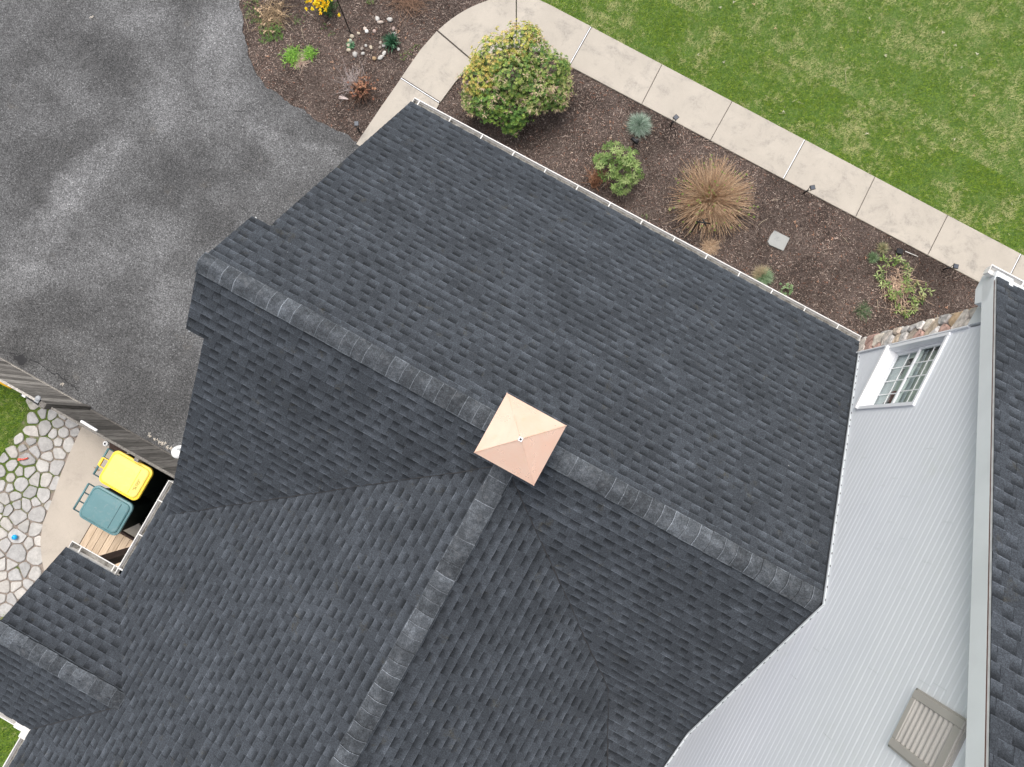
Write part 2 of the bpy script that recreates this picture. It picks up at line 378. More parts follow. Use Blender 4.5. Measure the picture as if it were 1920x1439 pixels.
def npin(X, Y, poly):
    c = np.zeros(len(X), bool); n = len(poly)
    for i in range(n):
        x1, y1 = poly[i]; x2, y2 = poly[(i+1) % n]
        if y1 == y2: continue
        c ^= ((y1 > Y) != (y2 > Y)) & (X < (x2-x1)*(Y-y1)/(y2-y1)+x1)
    return c
def slab(name, poly, top, thick, mat, kind='structure', label=None, cat=None):
    m = MB(); m.face([(x, y, top) for x, y in poly]); n = len(poly)
    for i in range(n):
        a, b = poly[i], poly[(i+1) % n]; m.face([(*a, top), (*b, top), (*b, top-thick), (*a, top-thick)])
    o = m.build(name, mat); o['kind'] = kind
    return o
def voronoi(pts, box, W=None):
    """cells of a (weighted) point set, by half-plane clipping"""
    cells = []; P = np.array(pts); W = np.zeros(len(P)) if W is None else W
    for i, p in enumerate(P):
        cell = [(box[0], box[1]), (box[2], box[1]), (box[2], box[3]), (box[0], box[3])]
        d = np.hypot(*(P-p).T); order = np.argsort(d)[1:26]
        for j in order:
            q = P[j]; nx, ny = q-p; L2 = nx*nx+ny*ny
            t = .5+(W[i]-W[j])/(2*L2); mx, my = p[0]+nx*t, p[1]+ny*t
            out = []
            for k in range(len(cell)):
                a, b = cell[k], cell[(k+1) % len(cell)]
                sa = (a[0]-mx)*nx+(a[1]-my)*ny; sb = (b[0]-mx)*nx+(b[1]-my)*ny
                if sa <= 0: out.append(a)
                if (sa < 0 < sb) or (sb < 0 < sa):
                    u = sa/(sa-sb); out.append((a[0]+(b[0]-a[0])*u, a[1]+(b[1]-a[1])*u))
            cell = out
            if len(cell) < 3: break
        cells.append(cell)
    return cells
def shrink(cell, g):
    """move every edge inwards by g"""
    ar = sum(cell[i][0]*cell[(i+1) % len(cell)][1]-cell[(i+1) % len(cell)][0]*cell[i][1] for i in range(len(cell)))
    if ar < 0: cell = cell[::-1]
    out = cell; n = len(cell)
    for i in range(n):
        ax, ay = cell[i]; bx, by = cell[(i+1) % n]; L = math.hypot(bx-ax, by-ay)
        if L < 1e-5: continue
        nx, ny = -(by-ay)/L, (bx-ax)/L; ox, oy = ax+nx*g, ay+ny*g; inp = out; out = []
        for j in range(len(inp)):
            p, q = inp[j], inp[(j+1) % len(inp)]; a = (p[0]-ox)*nx+(p[1]-oy)*ny; b = (q[0]-ox)*nx+(q[1]-oy)*ny
            if a >= 0: out.append(p)
            if (a > 0 and b < 0) or (a < 0 and b > 0):
                t = a/(a-b); out.append((p[0]+(q[0]-p[0])*t, p[1]+(q[1]-p[1])*t))
        if len(out) < 3: return []
    return out
def chaikin(p, it=2, r=.22):
    for _ in range(it):
        q = []
        for i in range(len(p)):
            a, b = p[i], p[(i+1) % len(p)]
            q += [(a[0]*(1-r)+b[0]*r, a[1]*(1-r)+b[1]*r), (a[0]*r+b[0]*(1-r), a[1]*r+b[1]*(1-r))]
        p = q
    return p

# ================================================================ GROUND
slab('ground', [(-150, -150), (150, -150), (150, 150), (-150, 150)], -.10, .3, M['turf'])
drivebed = [(-5.78, 3.79), (-6.0, 3.80), (-6.49, 3.77), (-6.95, 3.78), (-7.48, 3.81), (-7.83, 3.85), (-8.1, 3.91), (-8.36, 4.02), (-8.71, 4.28), (-8.96, 4.56), (-9.2, 4.86), (-9.5, 5.25), (-9.78, 5.9), (-9.9, 7), (-9.9, 20)]
def ragged(pts, amp, step=.07, seed=0):
    out = []
    for i in range(len(pts)-1):
        a, b = Vector(pts[i]), Vector(pts[i+1]); n = max(1, int((b-a).length/step))
        for k in range(n):
            p = a+(b-a)*k/n; nn = mnoise.noise_vector(Vector((p.x*3.1, p.y*3.1, seed)))*amp+mnoise.noise_vector(Vector((p.x*11, p.y*11, seed)))*amp*.5
            out.append((p.x+nn.x, p.y+nn.y))
    return out+[tuple(pts[-1])]
db = ragged(drivebed, .07)
slab('driveway', [(-30, -3.71), (-3.9, -3.71), (-3.9, 3.79)]+db+[(-30, 20)], 0, .12, M['asphalt'])
# cracks: thin dark seams lying on the asphalt
def crack(name, pts, w, seed):
    m = MB(); random.seed(seed); P = []
    for i in range(len(pts)-1):
        a, b = Vector((*pts[i], 0)), Vector((*pts[i+1], 0)); n = max(2, int((b-a).length/.045))
        for k in range(n):
            p = a+(b-a)*k/n; P.append((p.x+random.gauss(0, .011), p.y+random.gauss(0, .011), w*random.uniform(.3, 1.3)*(1 if 0 < i or k else .2)))
    for i in range(len(P)-1):
        a, b = P[i], P[i+1]; m.face([(a[0], a[1]-a[2], .004), (b[0], b[1]-b[2], .004), (b[0], b[1]+b[2], .004), (a[0], a[1]+a[2], .004)])
    o = m.build(name, M['dark']); o['kind'] = 'structure'
crack('driveway_crack', [(-10.4, -3.62), (-10.0, -3.58), (-9.8, -3.5), (-9.56, -3.5)], .009, 1)
crack('driveway_crack', [(-9.45, -3.42), (-9.2, -3.4), (-8.95, -3.44), (-8.7, -3.42), (-8.4, -3.46), (-8.1, -3.5)], .012, 2)
crack('driveway_crack', [(-8.85, 2.62), (-8.6, 2.72), (-8.45, 3.05), (-8.2, 3.2), (-8.0, 3.7)], .005, 3)
crack('driveway_crack', [(-7.55, 3.75), (-7.5, 3.4), (-7.3, 3.1), (-7.05, 3.05)], .006, 4)
m = MB()
m.face([(-9.55+.17*math.cos(t)*random.uniform(.5, 1.1), -3.5+.12*math.sin(t)*random.uniform(.5, 1.1), .005) for t in [k*.42 for k in range(15)]])
o = m.build('tar_patch', M['dark']); o['kind'] = 'structure'

walk_left = [(-5.78, 3.70), (-5.78, 3.79), (-5.76, 4.05), (-5.72, 4.66), (-5.66, 5.34), (-5.64, 5.70), (-5.60, 6.15), (-5.53, 6.55), (-5.40, 6.95), (-5.24, 7.28), (-5.06, 7.55), (-4.85, 7.80), (-4.6, 8.02), (-4.3, 8.19), (-4.05, 8.27), (-3.8, 8.30)]
walk_in = [(-4.68, 3.70), (-4.69, 4.6), (-4.68, 5.2), (-4.62, 5.9), (-4.48, 6.4), (-4.25, 6.8), (-3.95, 7.08), (-3.55, 7.25), (-3.1, 7.315), (-2.6, 7.32)]
bed1 = [p for p in db]+[(-4.2, 20), (-4.2, 8.15)]+walk_left[::-1][2:-1]
def terrain(name, poly, z0, mat, amp=.012, step=.12, seed=0, z1=-.12):
    """bumpy sheet: triangulated fan is avoided by a grid clipped to the outline"""
    m = MB(); xs = [p[0] for p in poly]; ys = [p[1] for p in poly]; x = min(xs)
    H = lambda x, y: z0+amp*mnoise.noise(Vector((x*2.3, y*2.3, seed)))+amp*.6*mnoise.noise(Vector((x*8, y*8, seed)))
    while x < max(xs):
        y = min(ys)
        while y < max(ys):
            q = [(x, y), (x+step, y), (x+step, y+step), (x, y+step)]
            ins = [inpoly(*p, poly) for p in q]
            if any(ins): m.face([(a, b, H(a, b)) for a, b in q], smooth=True)
            y += step
        x += step
    o = m.build(name, mat); o['kind'] = 'structure'; return o
# beds lie just below drive and walk, so that their sheets can run on under those edges
clipy = lambda P, ym: [(x, min(y, ym)) for x, y in P]
terrain('mulch_bed', clipy(bed1, 9.5), -.028, M['soil'], seed=1)
bed2 = [(-4.68, 3.5)]+walk_in[1:]+[(12, 7.32), (12, 3.5)]
terrain('mulch_bed', bed2, -.028, M['soil'], seed=4)

# sidewalk: slabs with joints between them
m = MB()
wz, wt = .012, .12
outer = [(-3.8, 8.30), (-2.7, 8.30), (-1.0, 8.295), (.66, 8.29), (2.36, 8.285), (4.0, 8.28), (5.68, 8.275), (7.35, 8.27), (9.05, 8.27), (10.7, 8.27), (14, 8.27)]
def panel(poly, g=.004):
    q = shrink(poly, g)
    if not q: return
    e = shrink(q, .012); n = len(q)
    if len(e) == n:
        m.face([(x, y, wz) for x, y in e])
        for i in range(n):
            a, b, c2, d = q[i], q[(i+1) % n], e[(i+1) % n], e[i]
            m.face([(*a, wz-.006), (*b, wz-.006), (*c2, wz), (*d, wz)])
    else: m.face([(x, y, wz) for x, y in q])
    for i in range(n): a, b = q[i], q[(i+1) % n]; m.face([(*a, wz-.006 if len(e) == n else wz), (*b, wz-.006 if len(e) == n else wz), (*b, wz-wt), (*a, wz-wt)])
def walkseg(l0, l1, i0, i1, L, I): return L[l0:l1+1]+I[i0:i1+1][::-1]
# curved part, non-convex, is built quad by quad with shared inner edges (no joint inside a slab)
def strip_slab(Ls, Is):
    n = 10
    def samp(P, t):
        d = [0]
        for i in range(len(P)-1): d.append(d[-1]+math.dist(P[i], P[i+1]))
        s = t*d[-1]
        for i in range(len(P)-1):
            if s <= d[i+1]+1e-9: u = (s-d[i])/(d[i+1]-d[i]); return (P[i][0]+(P[i+1][0]-P[i][0])*u, P[i][1]+(P[i+1][1]-P[i][1])*u)
    A = [samp(Ls, .004+.992*k/n) for k in range(n+1)]; B = [samp(Is, .004+.992*k/n) for k in range(n+1)]
    for k in range(n):
        m.face([(*A[k], wz), (*A[k+1], wz), (*B[k+1], wz), (*B[k], wz)])
        m.face([(*A[k], wz), (*A[k+1], wz), (*A[k+1], wz-wt), (*A[k], wz-wt)]); m.face([(*B[k], wz), (*B[k+1], wz), (*B[k+1], wz-wt), (*B[k], wz-wt)])
    for k in (0, n): m.face([(*A[k], wz), (*B[k], wz), (*B[k], wz-wt), (*A[k], wz-wt)])
strip_slab(walk_left[:5]+[(-5.66, 5.38)], [(-4.68, 3.70), (-4.69, 4.6), (-4.685, 5.30)])
strip_slab([(-5.66, 5.40), (-5.64, 5.70), (-5.60, 6.15), (-5.50, 6.65)], [(-4.685, 5.32), (-4.62, 5.9), (-4.53, 6.25), (-4.46, 6.42)])
strip_slab([(-5.49, 6.67), (-5.40, 6.95), (-5.24, 7.28), (-5.06, 7.55), (-4.85, 7.80), (-4.6, 8.02), (-4.41, 8.13)], [(-4.45, 6.44), (-4.25, 6.8), (-3.95, 7.08), (-3.86, 7.13)])
strip_slab([(-4.40, 8.14), (-4.3, 8.19), (-4.05, 8.27), (-3.8, 8.30), (-2.71, 8.30)], [(-3.85, 7.135), (-3.55, 7.25), (-3.1, 7.315), (-2.71, 7.32)])
inner_x = [-2.7, -.97, .65, 2.35, 4.03, 5.69, 7.35, 9.05, 10.7, 14]
for i in range(len(inner_x)-1):
    panel([(inner_x[i], 7.32), (inner_x[i+1], 7.32), outer[i+2], outer[i+1]])
o = m.build('sidewalk', M['walk']); o['kind'] = 'structure'
m = MB()   # joint filler: white expansion strips and dark grooves
def jline(a, b, w, mi, z): 
    d = (Vector(b)-Vector(a)).normalized(); n = Vector((-d.y, d.x))*w/2
    m.face([(a[0]+n.x, a[1]+n.y, z), (b[0]+n.x, b[1]+n.y, z), (b[0]-n.x, b[1]-n.y, z), (a[0]-n.x, a[1]-n.y, z)], mi)
for a, b in (((-5.66, 5.39), (-4.70, 5.315)), ((-2.70, 8.29), (-2.70, 7.33)), ((2.36, 8.275), (2.35, 7.33)), ((7.35, 8.26), (7.35, 7.33))):
    jline(a, b, .016, 0, wz+.003); n = .022; jline((a[0]+n*.8, a[1]+(n if a[0] < -5 else 0)), (b[0]+n*.8, b[1]+(n if a[0] < -5 else 0)), .014, 1, wz+.002)
for a, b in (((-5.50, 6.66), (-4.46, 6.43)), ((-4.405, 8.135), (-3.855, 7.13)), ((-1.0, 8.285), (-.97, 7.33)), ((.66, 8.28), (.65, 7.33)), ((4.0, 8.27), (4.03, 7.33)), ((5.68, 8.265), (5.69, 7.33)), ((9.05, 8.26), (9.05, 7.33))):
    jline(a, b, .011, 1, wz+.0015)
o = m.build('sidewalk_joints', [M['white'], M['jointgap']]); o['kind'] = 'structure'

# lawns: ground sheets
lawn1 = [(-3.8, 8.30), (14, 8.27), (14, 14.5), (-4.2, 14.5), (-4.2, 8.22)]
terrain('lawn_ground', lawn1, -.03, M['turf'], .02, .2, 6)
edgeL = [(-8.72, -3.75), (-8.90, -4.20), (-8.88, -4.56), (-8.88, -4.8), (-8.84, -5.15), (-8.84, -5.45), (-9.0, -5.8), (-9.25, -6.3), (-9.3, -7.0), (-9.0, -7.6), (-8.7, -8.3), (-8.6, -9), (-8.6, -12)]
terrain('lawn_ground', [(-14, -3.75)]+edgeL+[(-14, -12)], -.04, M['turf'], .02, .15, 7)
terrain('lawn_ground', [(-8.65, -7.9), (-4.0, -7.9), (-4.0, -12), (-8.65, -12)], -.05, M['turf'], .02, .2, 8)

# patio
patio_edge = [(-7.74, -3.75), (-7.74, -4.1), (-7.68, -4.7), (-7.60, -5.2), (-7.50, -5.65), (-7.42, -6.13), (-7.28, -6.45), (-7.08, -6.72), (-6.88, -6.94), (-6.6, -7.15)]
slab('concrete_patio', patio_edge+[(-6.0, -7.3), (-4.0, -7.3), (-4.0, -3.75)], .012, .12, M['patio'])
flagpoly = edgeL[:10]+[(-8.6, -8.3), (-6.6, -8.3)]+patio_edge[::-1]
slab('flagstone_joints', [(-8.72, -3.75)]+edgeL[1:10]+[(-8.6, -8.3), (-6.0, -8.3), (-6.0, -7.2)]+patio_edge[::-1], -.022, .1, M['joint'])
rs = random.Random(11); pts = []; Wt = []
tries = 0
while tries < 9000:
    tries += 1; x, y = rs.uniform(-9.6, -6.0), rs.uniform(-8.8, -3.3); r = rs.choice([.175, .12, .10, .10, .14])
    if tries > 3000: r = .088
    if all(math.hypot(x-a, y-b) > (r+q)*.92 for (a, b), q in zip(pts, Wt)): pts.append((x, y)); Wt.append(r)
Wt = np.array(Wt); cells = voronoi(pts, (-9.8, -9.0, -5.8, -3.1), Wt**2*1.0)
m = MB(); flagout = []
for (px, py), cell in zip(pts, cells):
    if len(cell) < 3: continue
    cx, cy = sum(p[0] for p in cell)/len(cell), sum(p[1] for p in cell)/len(cell)
    if not inpoly(cx, cy, flagpoly) or cy > -3.9: continue
    onedge = min(math.hypot(cx-ex, cy-ey) for ex, ey in edgeL) < .45
    if onedge and rs.random() < .0: continue
    # trim to the patio side
    cell2 = [p for p in cell]
    if any(inpoly(*p, patio_edge+[(-6.0, -7.3), (-4.0, -7.3), (-4.0, -3.75)]) for p in cell):
        for i in range(len(patio_edge)-1):
            pass
    gap = .009+.009*rs.random() if not onedge else .016+.018*rs.random()
    q = shrink(cell2, gap)
    if len(q) < 3: continue
    q = [(p[0], p[1]) for p in chaikin(q, 1, rs.uniform(.10, .22))]
    z = .004+rs.uniform(-.004, .005); t = rs.uniform(.84, 1.08)
    base = rs.choice([(.47, .45, .42), (.44, .425, .405), (.50, .47, .43), (.41, .40, .385)]); col = tuple(c*t for c in base)
    inner = shrink(q, .012)
    n = len(q)
    if len(inner) == n:
        m.face([(*p, z) for p in inner], col=col)
        for i in range(n): m.face([(*q[i], z-.008), (*q[(i+1) % n], z-.008), (*inner[(i+1) % n], z), (*inner[i], z)], col=tuple(c*.95 for c in col))
        zz = z-.008
    else: m.face([(*p, z) for p in q], col=col); zz = z
    for i in range(n): m.face([(*q[i], zz), (*q[(i+1) % n], zz), (*q[(i+1) % n], -.06), (*q[i], -.06)], col=col)
o = m.build('flagstone_patio', M['flag']); o['kind'] = 'structure'
slab('concrete_pad', [(-6.12, -5.45), (-6.03, -5.22), (-5.9, -5.05), (-5.70, -5.20), (-5.35, -5.35), (-5.35, -5.46)], .03, .1, M['pad'])
slab('painted_shade_slab', [(-6.40, -3.74), (-4.0, -3.74), (-4.0, -5.40), (-5.34, -5.34), (-5.69, -5.19), (-5.9, -5.04), (-6.3, -5.0)], .018, .1, M['paintedshade'])  # added black sheet: shade beside the bins, painted over the patio ground

# ---------------------------------------------------------------- loose ground cover (stuff)
def quads(n, X, Y, Z, L, Wd, yaw, pitch, roll):
    d = np.c_[np.cos(yaw)*np.cos(pitch), np.sin(yaw)*np.cos(pitch), np.sin(pitch)]
    s = np.c_[-np.sin(yaw)*np.cos(roll), np.cos(yaw)*np.cos(roll), np.sin(roll)]
    c = np.c_[X, Y, Z]; a = d*L[:, None]/2; b = s*Wd[:, None]/2
    V = np.stack([c-a-b*.6, c+a-b, c+a+b*.7, c-a+b], 1).reshape(-1, 3); F = np.arange(4*n).reshape(n, 4); return V, F
def chips(name, poly, box, dens, seed, label):
    r = np.random.default_rng(seed); n = int((box[2]-box[0])*(box[3]-box[1])*dens)
    X = r.uniform(box[0], box[2], n); Y = r.uniform(box[1], box[3], n); k = npin(X, Y, poly); X, Y = X[k], Y[k]; n = len(X)
    L = r.lognormal(-3.65, .5, n).clip(.010, .085); Wd = r.uniform(.004, .013, n)
    V, F = quads(n, X, Y, -.012+r.uniform(-.012, .012, n), L, Wd, r.uniform(0, 6.28, n), r.normal(0, .25, n), r.normal(0, .4, n))
    pal = np.array([(.040, .030, .026), (.070, .050, .043), (.105, .078, .068), (.15, .118, .102), (.23, .19, .165), (.36, .31, .27), (.20, .10, .065), (.028, .022, .02)])
    pi = r.choice(8, n, p=[.15, .18, .18, .19, .13, .05, .03, .09]); col = pal[pi]*r.uniform(.9, 1.45, (n, 1))*np.array((1.10, 1.04, 1.0))
    dk = np.array([mnoise.noise(Vector((x*.9, y*.9, seed)))+.6*mnoise.noise(Vector((x*2.7, y*2.7, seed+5))) for x, y in zip(X, Y)])
    col *= (1.06+dk*.62).clip(.40, 1.7)[:, None]
    o = fastmesh(name, V, F, col, M['chip']); tag(o, label, 'mulch', None, 'stuff'); return o
chips('wood_mulch', bed2, (-4.7, 3.5, 10.5, 7.34), 2300, 3, 'brown shredded wood mulch between the sidewalk and the dark roof')
b1c = [(x, min(y, 9.3)) for x, y in bed1]
chips('wood_mulch', b1c, (-9.95, 3.7, -4.1, 9.3), 2300, 5, 'faded brown mulch in the bed beside the asphalt drive')

def grass(name, poly, box, dens, seed, label, dry=.5, hmin=.02, hmax=.05, extra=None):
    r = np.random.default_rng(seed); n = int((box[2]-box[0])*(box[3]-box[1])*dens)
    X = r.uniform(box[0], box[2], n); Y = r.uniform(box[1], box[3], n); k = npin(X, Y, poly)
    if extra is not None: k &= extra(X, Y)
    X, Y = X[k], Y[k]; n = len(X)
    lo = np.array([mnoise.noise(Vector((x*1.1, y*1.1, seed))) for x, y in zip(X, Y)]); hi = np.array([mnoise.noise(Vector((x*4.5, y*4.5, seed+3))) for x, y in zip(X, Y)])
    vh = np.array([mnoise.noise(Vector((x*13, y*13, seed+9))) for x, y in zip(X, Y)])
    h = r.uniform(hmin, hmax, n)*(1+.3*hi); yaw = r.uniform(0, 6.28, n); lean = r.uniform(.2, 1.15, n); wd = r.uniform(.004, .0085, n)
    bx = np.c_[X, Y, np.full(n, -.03)]; s = np.c_[-np.sin(yaw), np.cos(yaw), np.zeros(n)]*wd[:, None]/2
    tip = bx+np.c_[np.cos(yaw)*np.sin(lean), np.sin(yaw)*np.sin(lean), np.cos(lean)]*h[:, None]*1.5
    V = np.stack([bx-s, bx+s, tip], 1).reshape(-1, 3); F = np.arange(3*n).reshape(n, 3)
    dv = (dry-.5+.75*lo+.68*hi+.66*vh+r.normal(0, .18, n)); isdry = dv > .24
    if callable(getattr(dry, '__call__', None)): pass
    g1 = np.array((.245, .375, .036)); g2 = np.array((.440, .550, .065)); g3 = np.array((.130, .250, .032)); t = r.random((n, 1)); u = (.5+.9*vh[:, None]+.35*r.normal(0, 1, (n, 1))).clip(0, 1)
    col = (g1*(1-t)+g2*t)*u+g3*(1-u)
    d1 = np.array((.74, .68, .38)); d2 = np.array((.58, .60, .26)); t2 = r.random((n, 1)); sm = ((dv-.02)/.55).clip(0, 1)[:, None]; sm = sm*sm*(3-2*sm); dc = d1*t2+d2*(1-t2); col = col*(1-sm)+dc*sm
    o = fastmesh(name, V, F, col, M['blade']); tag(o, label, 'grass', None, 'stuff'); return o
def grass2(*a, **k): return grass(*a, **k)
# dryness grows away from the walk, as in the photograph
vis = lambda X, Y: (X > -4.3) & (Y > 8.2)
grass('lawn_grass', [(-3.9, 8.27), (12, 8.24), (12, 9.6), (-3.9, 9.6)], (-4, 8.2, 11, 9.6), 5200, 21, 'green mown turf right along the edge of the sidewalk', .44)
grass('lawn_grass', [(-4.2, 9.6), (12, 9.6), (12, 13.9), (-4.2, 13.9)], (-3.5, 9.6, 10.5, 13.9), 3600, 22, 'mown lawn with straw coloured dry patches in the corner of the yard', .70)
grass('lawn_grass', [(-13, -3.75)]+edgeL[:-1]+[(-13, -9)], (-11.5, -9, -8.5, -3.75), 4200, 23, 'bright green grass between the wooden fence and the flagstones', .34, .03, .075)
grass('lawn_grass', [(-8.8, -7.95), (-4.2, -7.95), (-4.2, -10.5), (-8.8, -10.5)], (-7.2, -10.5, -4.3, -7.95), 4200, 24, 'deep green grass in the notch between porch and wing gutters', .25, .03, .075)
# moss and grass in the joints of the flagstones
def injoint(X, Y):
    f = np.array([mnoise.noise(Vector((x*1.7, y*1.7, 3)))-.30*(x+8.25) for x, y in zip(X, Y)]); return f > .10
grass('joint_grass', flagpoly, (-9.4, -8.3, -7.0, -3.9), 2600, 25, 'tufts of green grass growing in the joints of the flagstones', .40, .008, .020, injoint)

# ================================================================ HOUSE
house = empty('house', (0, 0, 0), 'house seen from above with dark grey shingle roofs, white siding and a copper cupola', 'house')
EXPO = .143
def roofplane(m, P0, k, up, regions, seed, expo=EXPO, lift=0.0):
    """shingle courses. P0: point on the lower edge line, up: horizontal unit direction towards the ridge, regions: convex plan polygons"""
    r = random.Random(seed); up = Vector((*up, 0)); L = math.sqrt(1+k*k); D = Vector((up.x, up.y, k))/L; U = Vector((up.y, -up.x, 0)); Nn = U.cross(D)
    if Nn.z < 0: Nn = -Nn
    P0 = Vector(P0)+Nn*lift
    reg = []
    for poly in regions:
        reg.append([((Vector((x, y, 0))-Vector((P0.x, P0.y, 0))).dot(U), (Vector((x, y, 0))-Vector((P0.x, P0.y, 0))).dot(up)*L) for x, y in poly])
    bmin = min(b for p in reg for a, b in p); bmax = max(b for p in reg for a, b in p); amin = min(a for p in reg for a, b in p); amax = max(a for p in reg for a, b in p)
    row = math.floor(bmin/expo)
    while row*expo < bmax:
        b0, b1 = row*expo, (row+1)*expo; a = amin-r.uniform(0, .4); raised = r.random() < .5; rowt = r.uniform(.96, 1.04); shing = r.uniform(0, 1.0); stone = r.uniform(.93, 1.07)
        wob = r.gauss(0, .0015)
        while a < amax:
            wdt = r.uniform(.095, .150) if raised else r.uniform(.095, .150)
            if raised and r.random() < .10: wdt += .11
            a1 = a+wdt; shing += wdt
            if shing > 1.0: shing -= 1.0; stone = r.uniform(.92, 1.08)
            tt = (.013 if raised else .007)+r.uniform(0, .0012)
            tone = (r.uniform(.92, 1.05) if raised else r.uniform(.90, 1.10))*rowt*stone
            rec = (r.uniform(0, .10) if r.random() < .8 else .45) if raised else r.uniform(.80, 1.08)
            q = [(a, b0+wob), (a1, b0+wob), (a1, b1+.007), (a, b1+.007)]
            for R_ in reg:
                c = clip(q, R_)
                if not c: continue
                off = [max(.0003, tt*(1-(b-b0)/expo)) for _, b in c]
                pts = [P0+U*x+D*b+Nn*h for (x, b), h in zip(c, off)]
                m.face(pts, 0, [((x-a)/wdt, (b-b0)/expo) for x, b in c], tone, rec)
                for i in range(len(c)):
                    j = (i+1) % len(c)
                    if c[i][1] > b1+.005 and c[j][1] > b1+.005: continue
                    lo = -.001 if True else 0
                    m.face([pts[i], pts[j], P0+U*c[j][0]+D*c[j][1]+Nn*lo, P0+U*c[i][0]+D*c[i][1]+Nn*lo], 0, None, .62, 0)
            a = a1; raised = not raised
        row += 1
    # deck and edge below
    for R_ in reg:
        top = [P0+U*a+D*b+Nn*-.002 for a, b in R_]; bot = [p-Nn*.05 for p in top]; n = len(top)
        m.face(top, 0, None, .5); m.face(bot[::-1], 1)
        for i in range(n): m.face([top[i], top[(i+1) % n], bot[(i+1) % n], bot[i]], 1)
def caps(m, A, B, k, seed, expo=.172, hw=.168, side=1):
    """bent ridge cap shingles from A to B, each lapping the one before"""
    r = random.Random(seed); A, B = Vector(A), Vector(B); d = (B-A); L = d.length; d.normalize(); s = Vector((-d.y, d.x, 0)); n = int(L/expo)
    prof = [-1, -.72, -.42, -.16, 0, .16, .42, .72, 1]
    def P(base, q, w, h): 
        ax = abs(q)*w*.84; z = -k*(math.sqrt(ax*ax+.0030)-.0548)-.012+h; return base+s*(q*w*.84)+Vector((0, 0, z))
    for i in range(n+1):
        a = A+d*(i*expo+r.uniform(-.008, .008)); b = A+d*min(L, (i+1)*expo+.02); ha, hb = .034+r.uniform(0, .004), .020
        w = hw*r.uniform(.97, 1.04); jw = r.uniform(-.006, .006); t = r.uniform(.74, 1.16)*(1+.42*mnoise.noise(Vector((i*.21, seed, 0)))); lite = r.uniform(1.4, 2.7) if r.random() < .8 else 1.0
        e = a+d*r.uniform(.006, .010); skew = r.uniform(-.006, .006)
        for j in range(len(prof)-1):
            q0, q1 = prof[j], prof[j+1]; o0, o1 = d*(skew*q0+jw*0), d*(skew*q1)
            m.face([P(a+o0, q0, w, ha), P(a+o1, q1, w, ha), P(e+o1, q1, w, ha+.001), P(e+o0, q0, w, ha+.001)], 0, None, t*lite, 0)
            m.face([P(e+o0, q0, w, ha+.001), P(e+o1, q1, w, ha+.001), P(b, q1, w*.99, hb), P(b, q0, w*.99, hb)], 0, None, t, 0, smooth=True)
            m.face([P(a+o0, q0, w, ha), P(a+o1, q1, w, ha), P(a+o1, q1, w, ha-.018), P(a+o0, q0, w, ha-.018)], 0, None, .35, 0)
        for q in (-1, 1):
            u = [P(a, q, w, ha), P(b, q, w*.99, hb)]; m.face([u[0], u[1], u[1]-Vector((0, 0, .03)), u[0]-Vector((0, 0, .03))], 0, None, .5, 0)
            lt = r.uniform(.9, 1.9); v = [P(a, q*.93, w, ha+.0015), P(b, q*.93, w*.99, hb+.0015)]
            m.face([u[0]+Vector((0, 0, .0015)), u[1]+Vector((0, 0, .0015)), v[1], v[0]], 0, None, t*lt, 0)
ZR, ZW = 5.64, 5.37
m = MB(); rf = [M['shingle'], M['fascia']]
zf = lambda Y: ZR-.70*abs(Y)
# front slope with the prow at the gable peak
roofplane(m, (0, 4.07, zf(4.07)), .70, (0, -1), [[(-4.22, 0), (4.26, 0), (4.26, 4.07), (-4.22, 4.07)], [(-4.50, 0), (-4.22, 0), (-4.22, .87), (-4.50, .87)]], 1)
# rear slope down to the two valleys
roofplane(m, (0, -3.86, zf(3.86)), .70, (0, 1), [[(-4.22, 0), (.1, 0), (.1, -.386), (-4.22, -3.78)], [(.1, 0), (4.26, 0), (4.26, -2.55), (2.96, -2.55), (.1, -.386)], [(-4.50, 0), (-4.22, 0), (-4.22, -.87), (-4.50, -.87)]], 2, lift=.006)
roofplane(m, (0, -5.0, 3.855-.3*2.45), .30, (0, 1), [[(2.96, -2.55), (4.26, -2.55), (4.26, -4.85)]], 3, lift=.003)
g_roof = m.build('garage_roof', rf, house); g_roof['label'] = 'garage roof slopes of dark grey shingles'
m = MB()
roofplane(m, (-4.43, 0, ZW-.55*4.53), .55, (1, 0), [[(.1, -.386), (.1, -10.5), (-4.22, -10.5), (-4.22, -3.78)], [(-4.43, -3.34), (-4.22, -3.34), (-4.22, -10.5), (-4.43, -10.5)]], 4)
roofplane(m, (4.3, 0, ZW-.53*4.2), .53, (-1, 0), [[(.1, -.386), (2.96, -2.55), (4.26, -4.85), (4.26, -10.5), (.1, -10.5)]], 5)
w_roof = m.build('wing_roof', rf, house); w_roof['label'] = 'rear wing roof running down to the bottom of the view'
m = MB()
roofplane(m, (0, -5.03, 2.88), .55, (0, -1), [[(-5.42, -5.03), (-4.43, -5.03), (-3.155, -6.3), (-5.42, -6.3)]], 6, lift=.004)
roofplane(m, (0, -7.73, 3.58-.5*1.43), .50, (0, 1), [[(-5.42, -6.3), (-3.155, -6.3), (-4.45, -7.73), (-5.42, -7.73)]], 7, lift=.008)
p_roof = m.build('porch_roof', rf, house); p_roof['label'] = 'small porch roof at the lower left'
m = MB()
KM = .631; zm = lambda Y: 6.14+KM*(4.36-Y)
YR = -1.6
roofplane(m, (0, 4.36, 6.14), KM, (0, -1), [[(4.09, 4.36), (13.5, 4.36), (13.5, YR), (4.09, YR)]], 8)
roofplane(m, (0, 2*YR-4.36, 6.14), KM, (0, 1), [[(4.09, YR), (13.5, YR), (13.5, 2*YR-4.36), (4.09, 2*YR-4.36)]], 9)
m_roof = m.build('main_roof', rf, house)
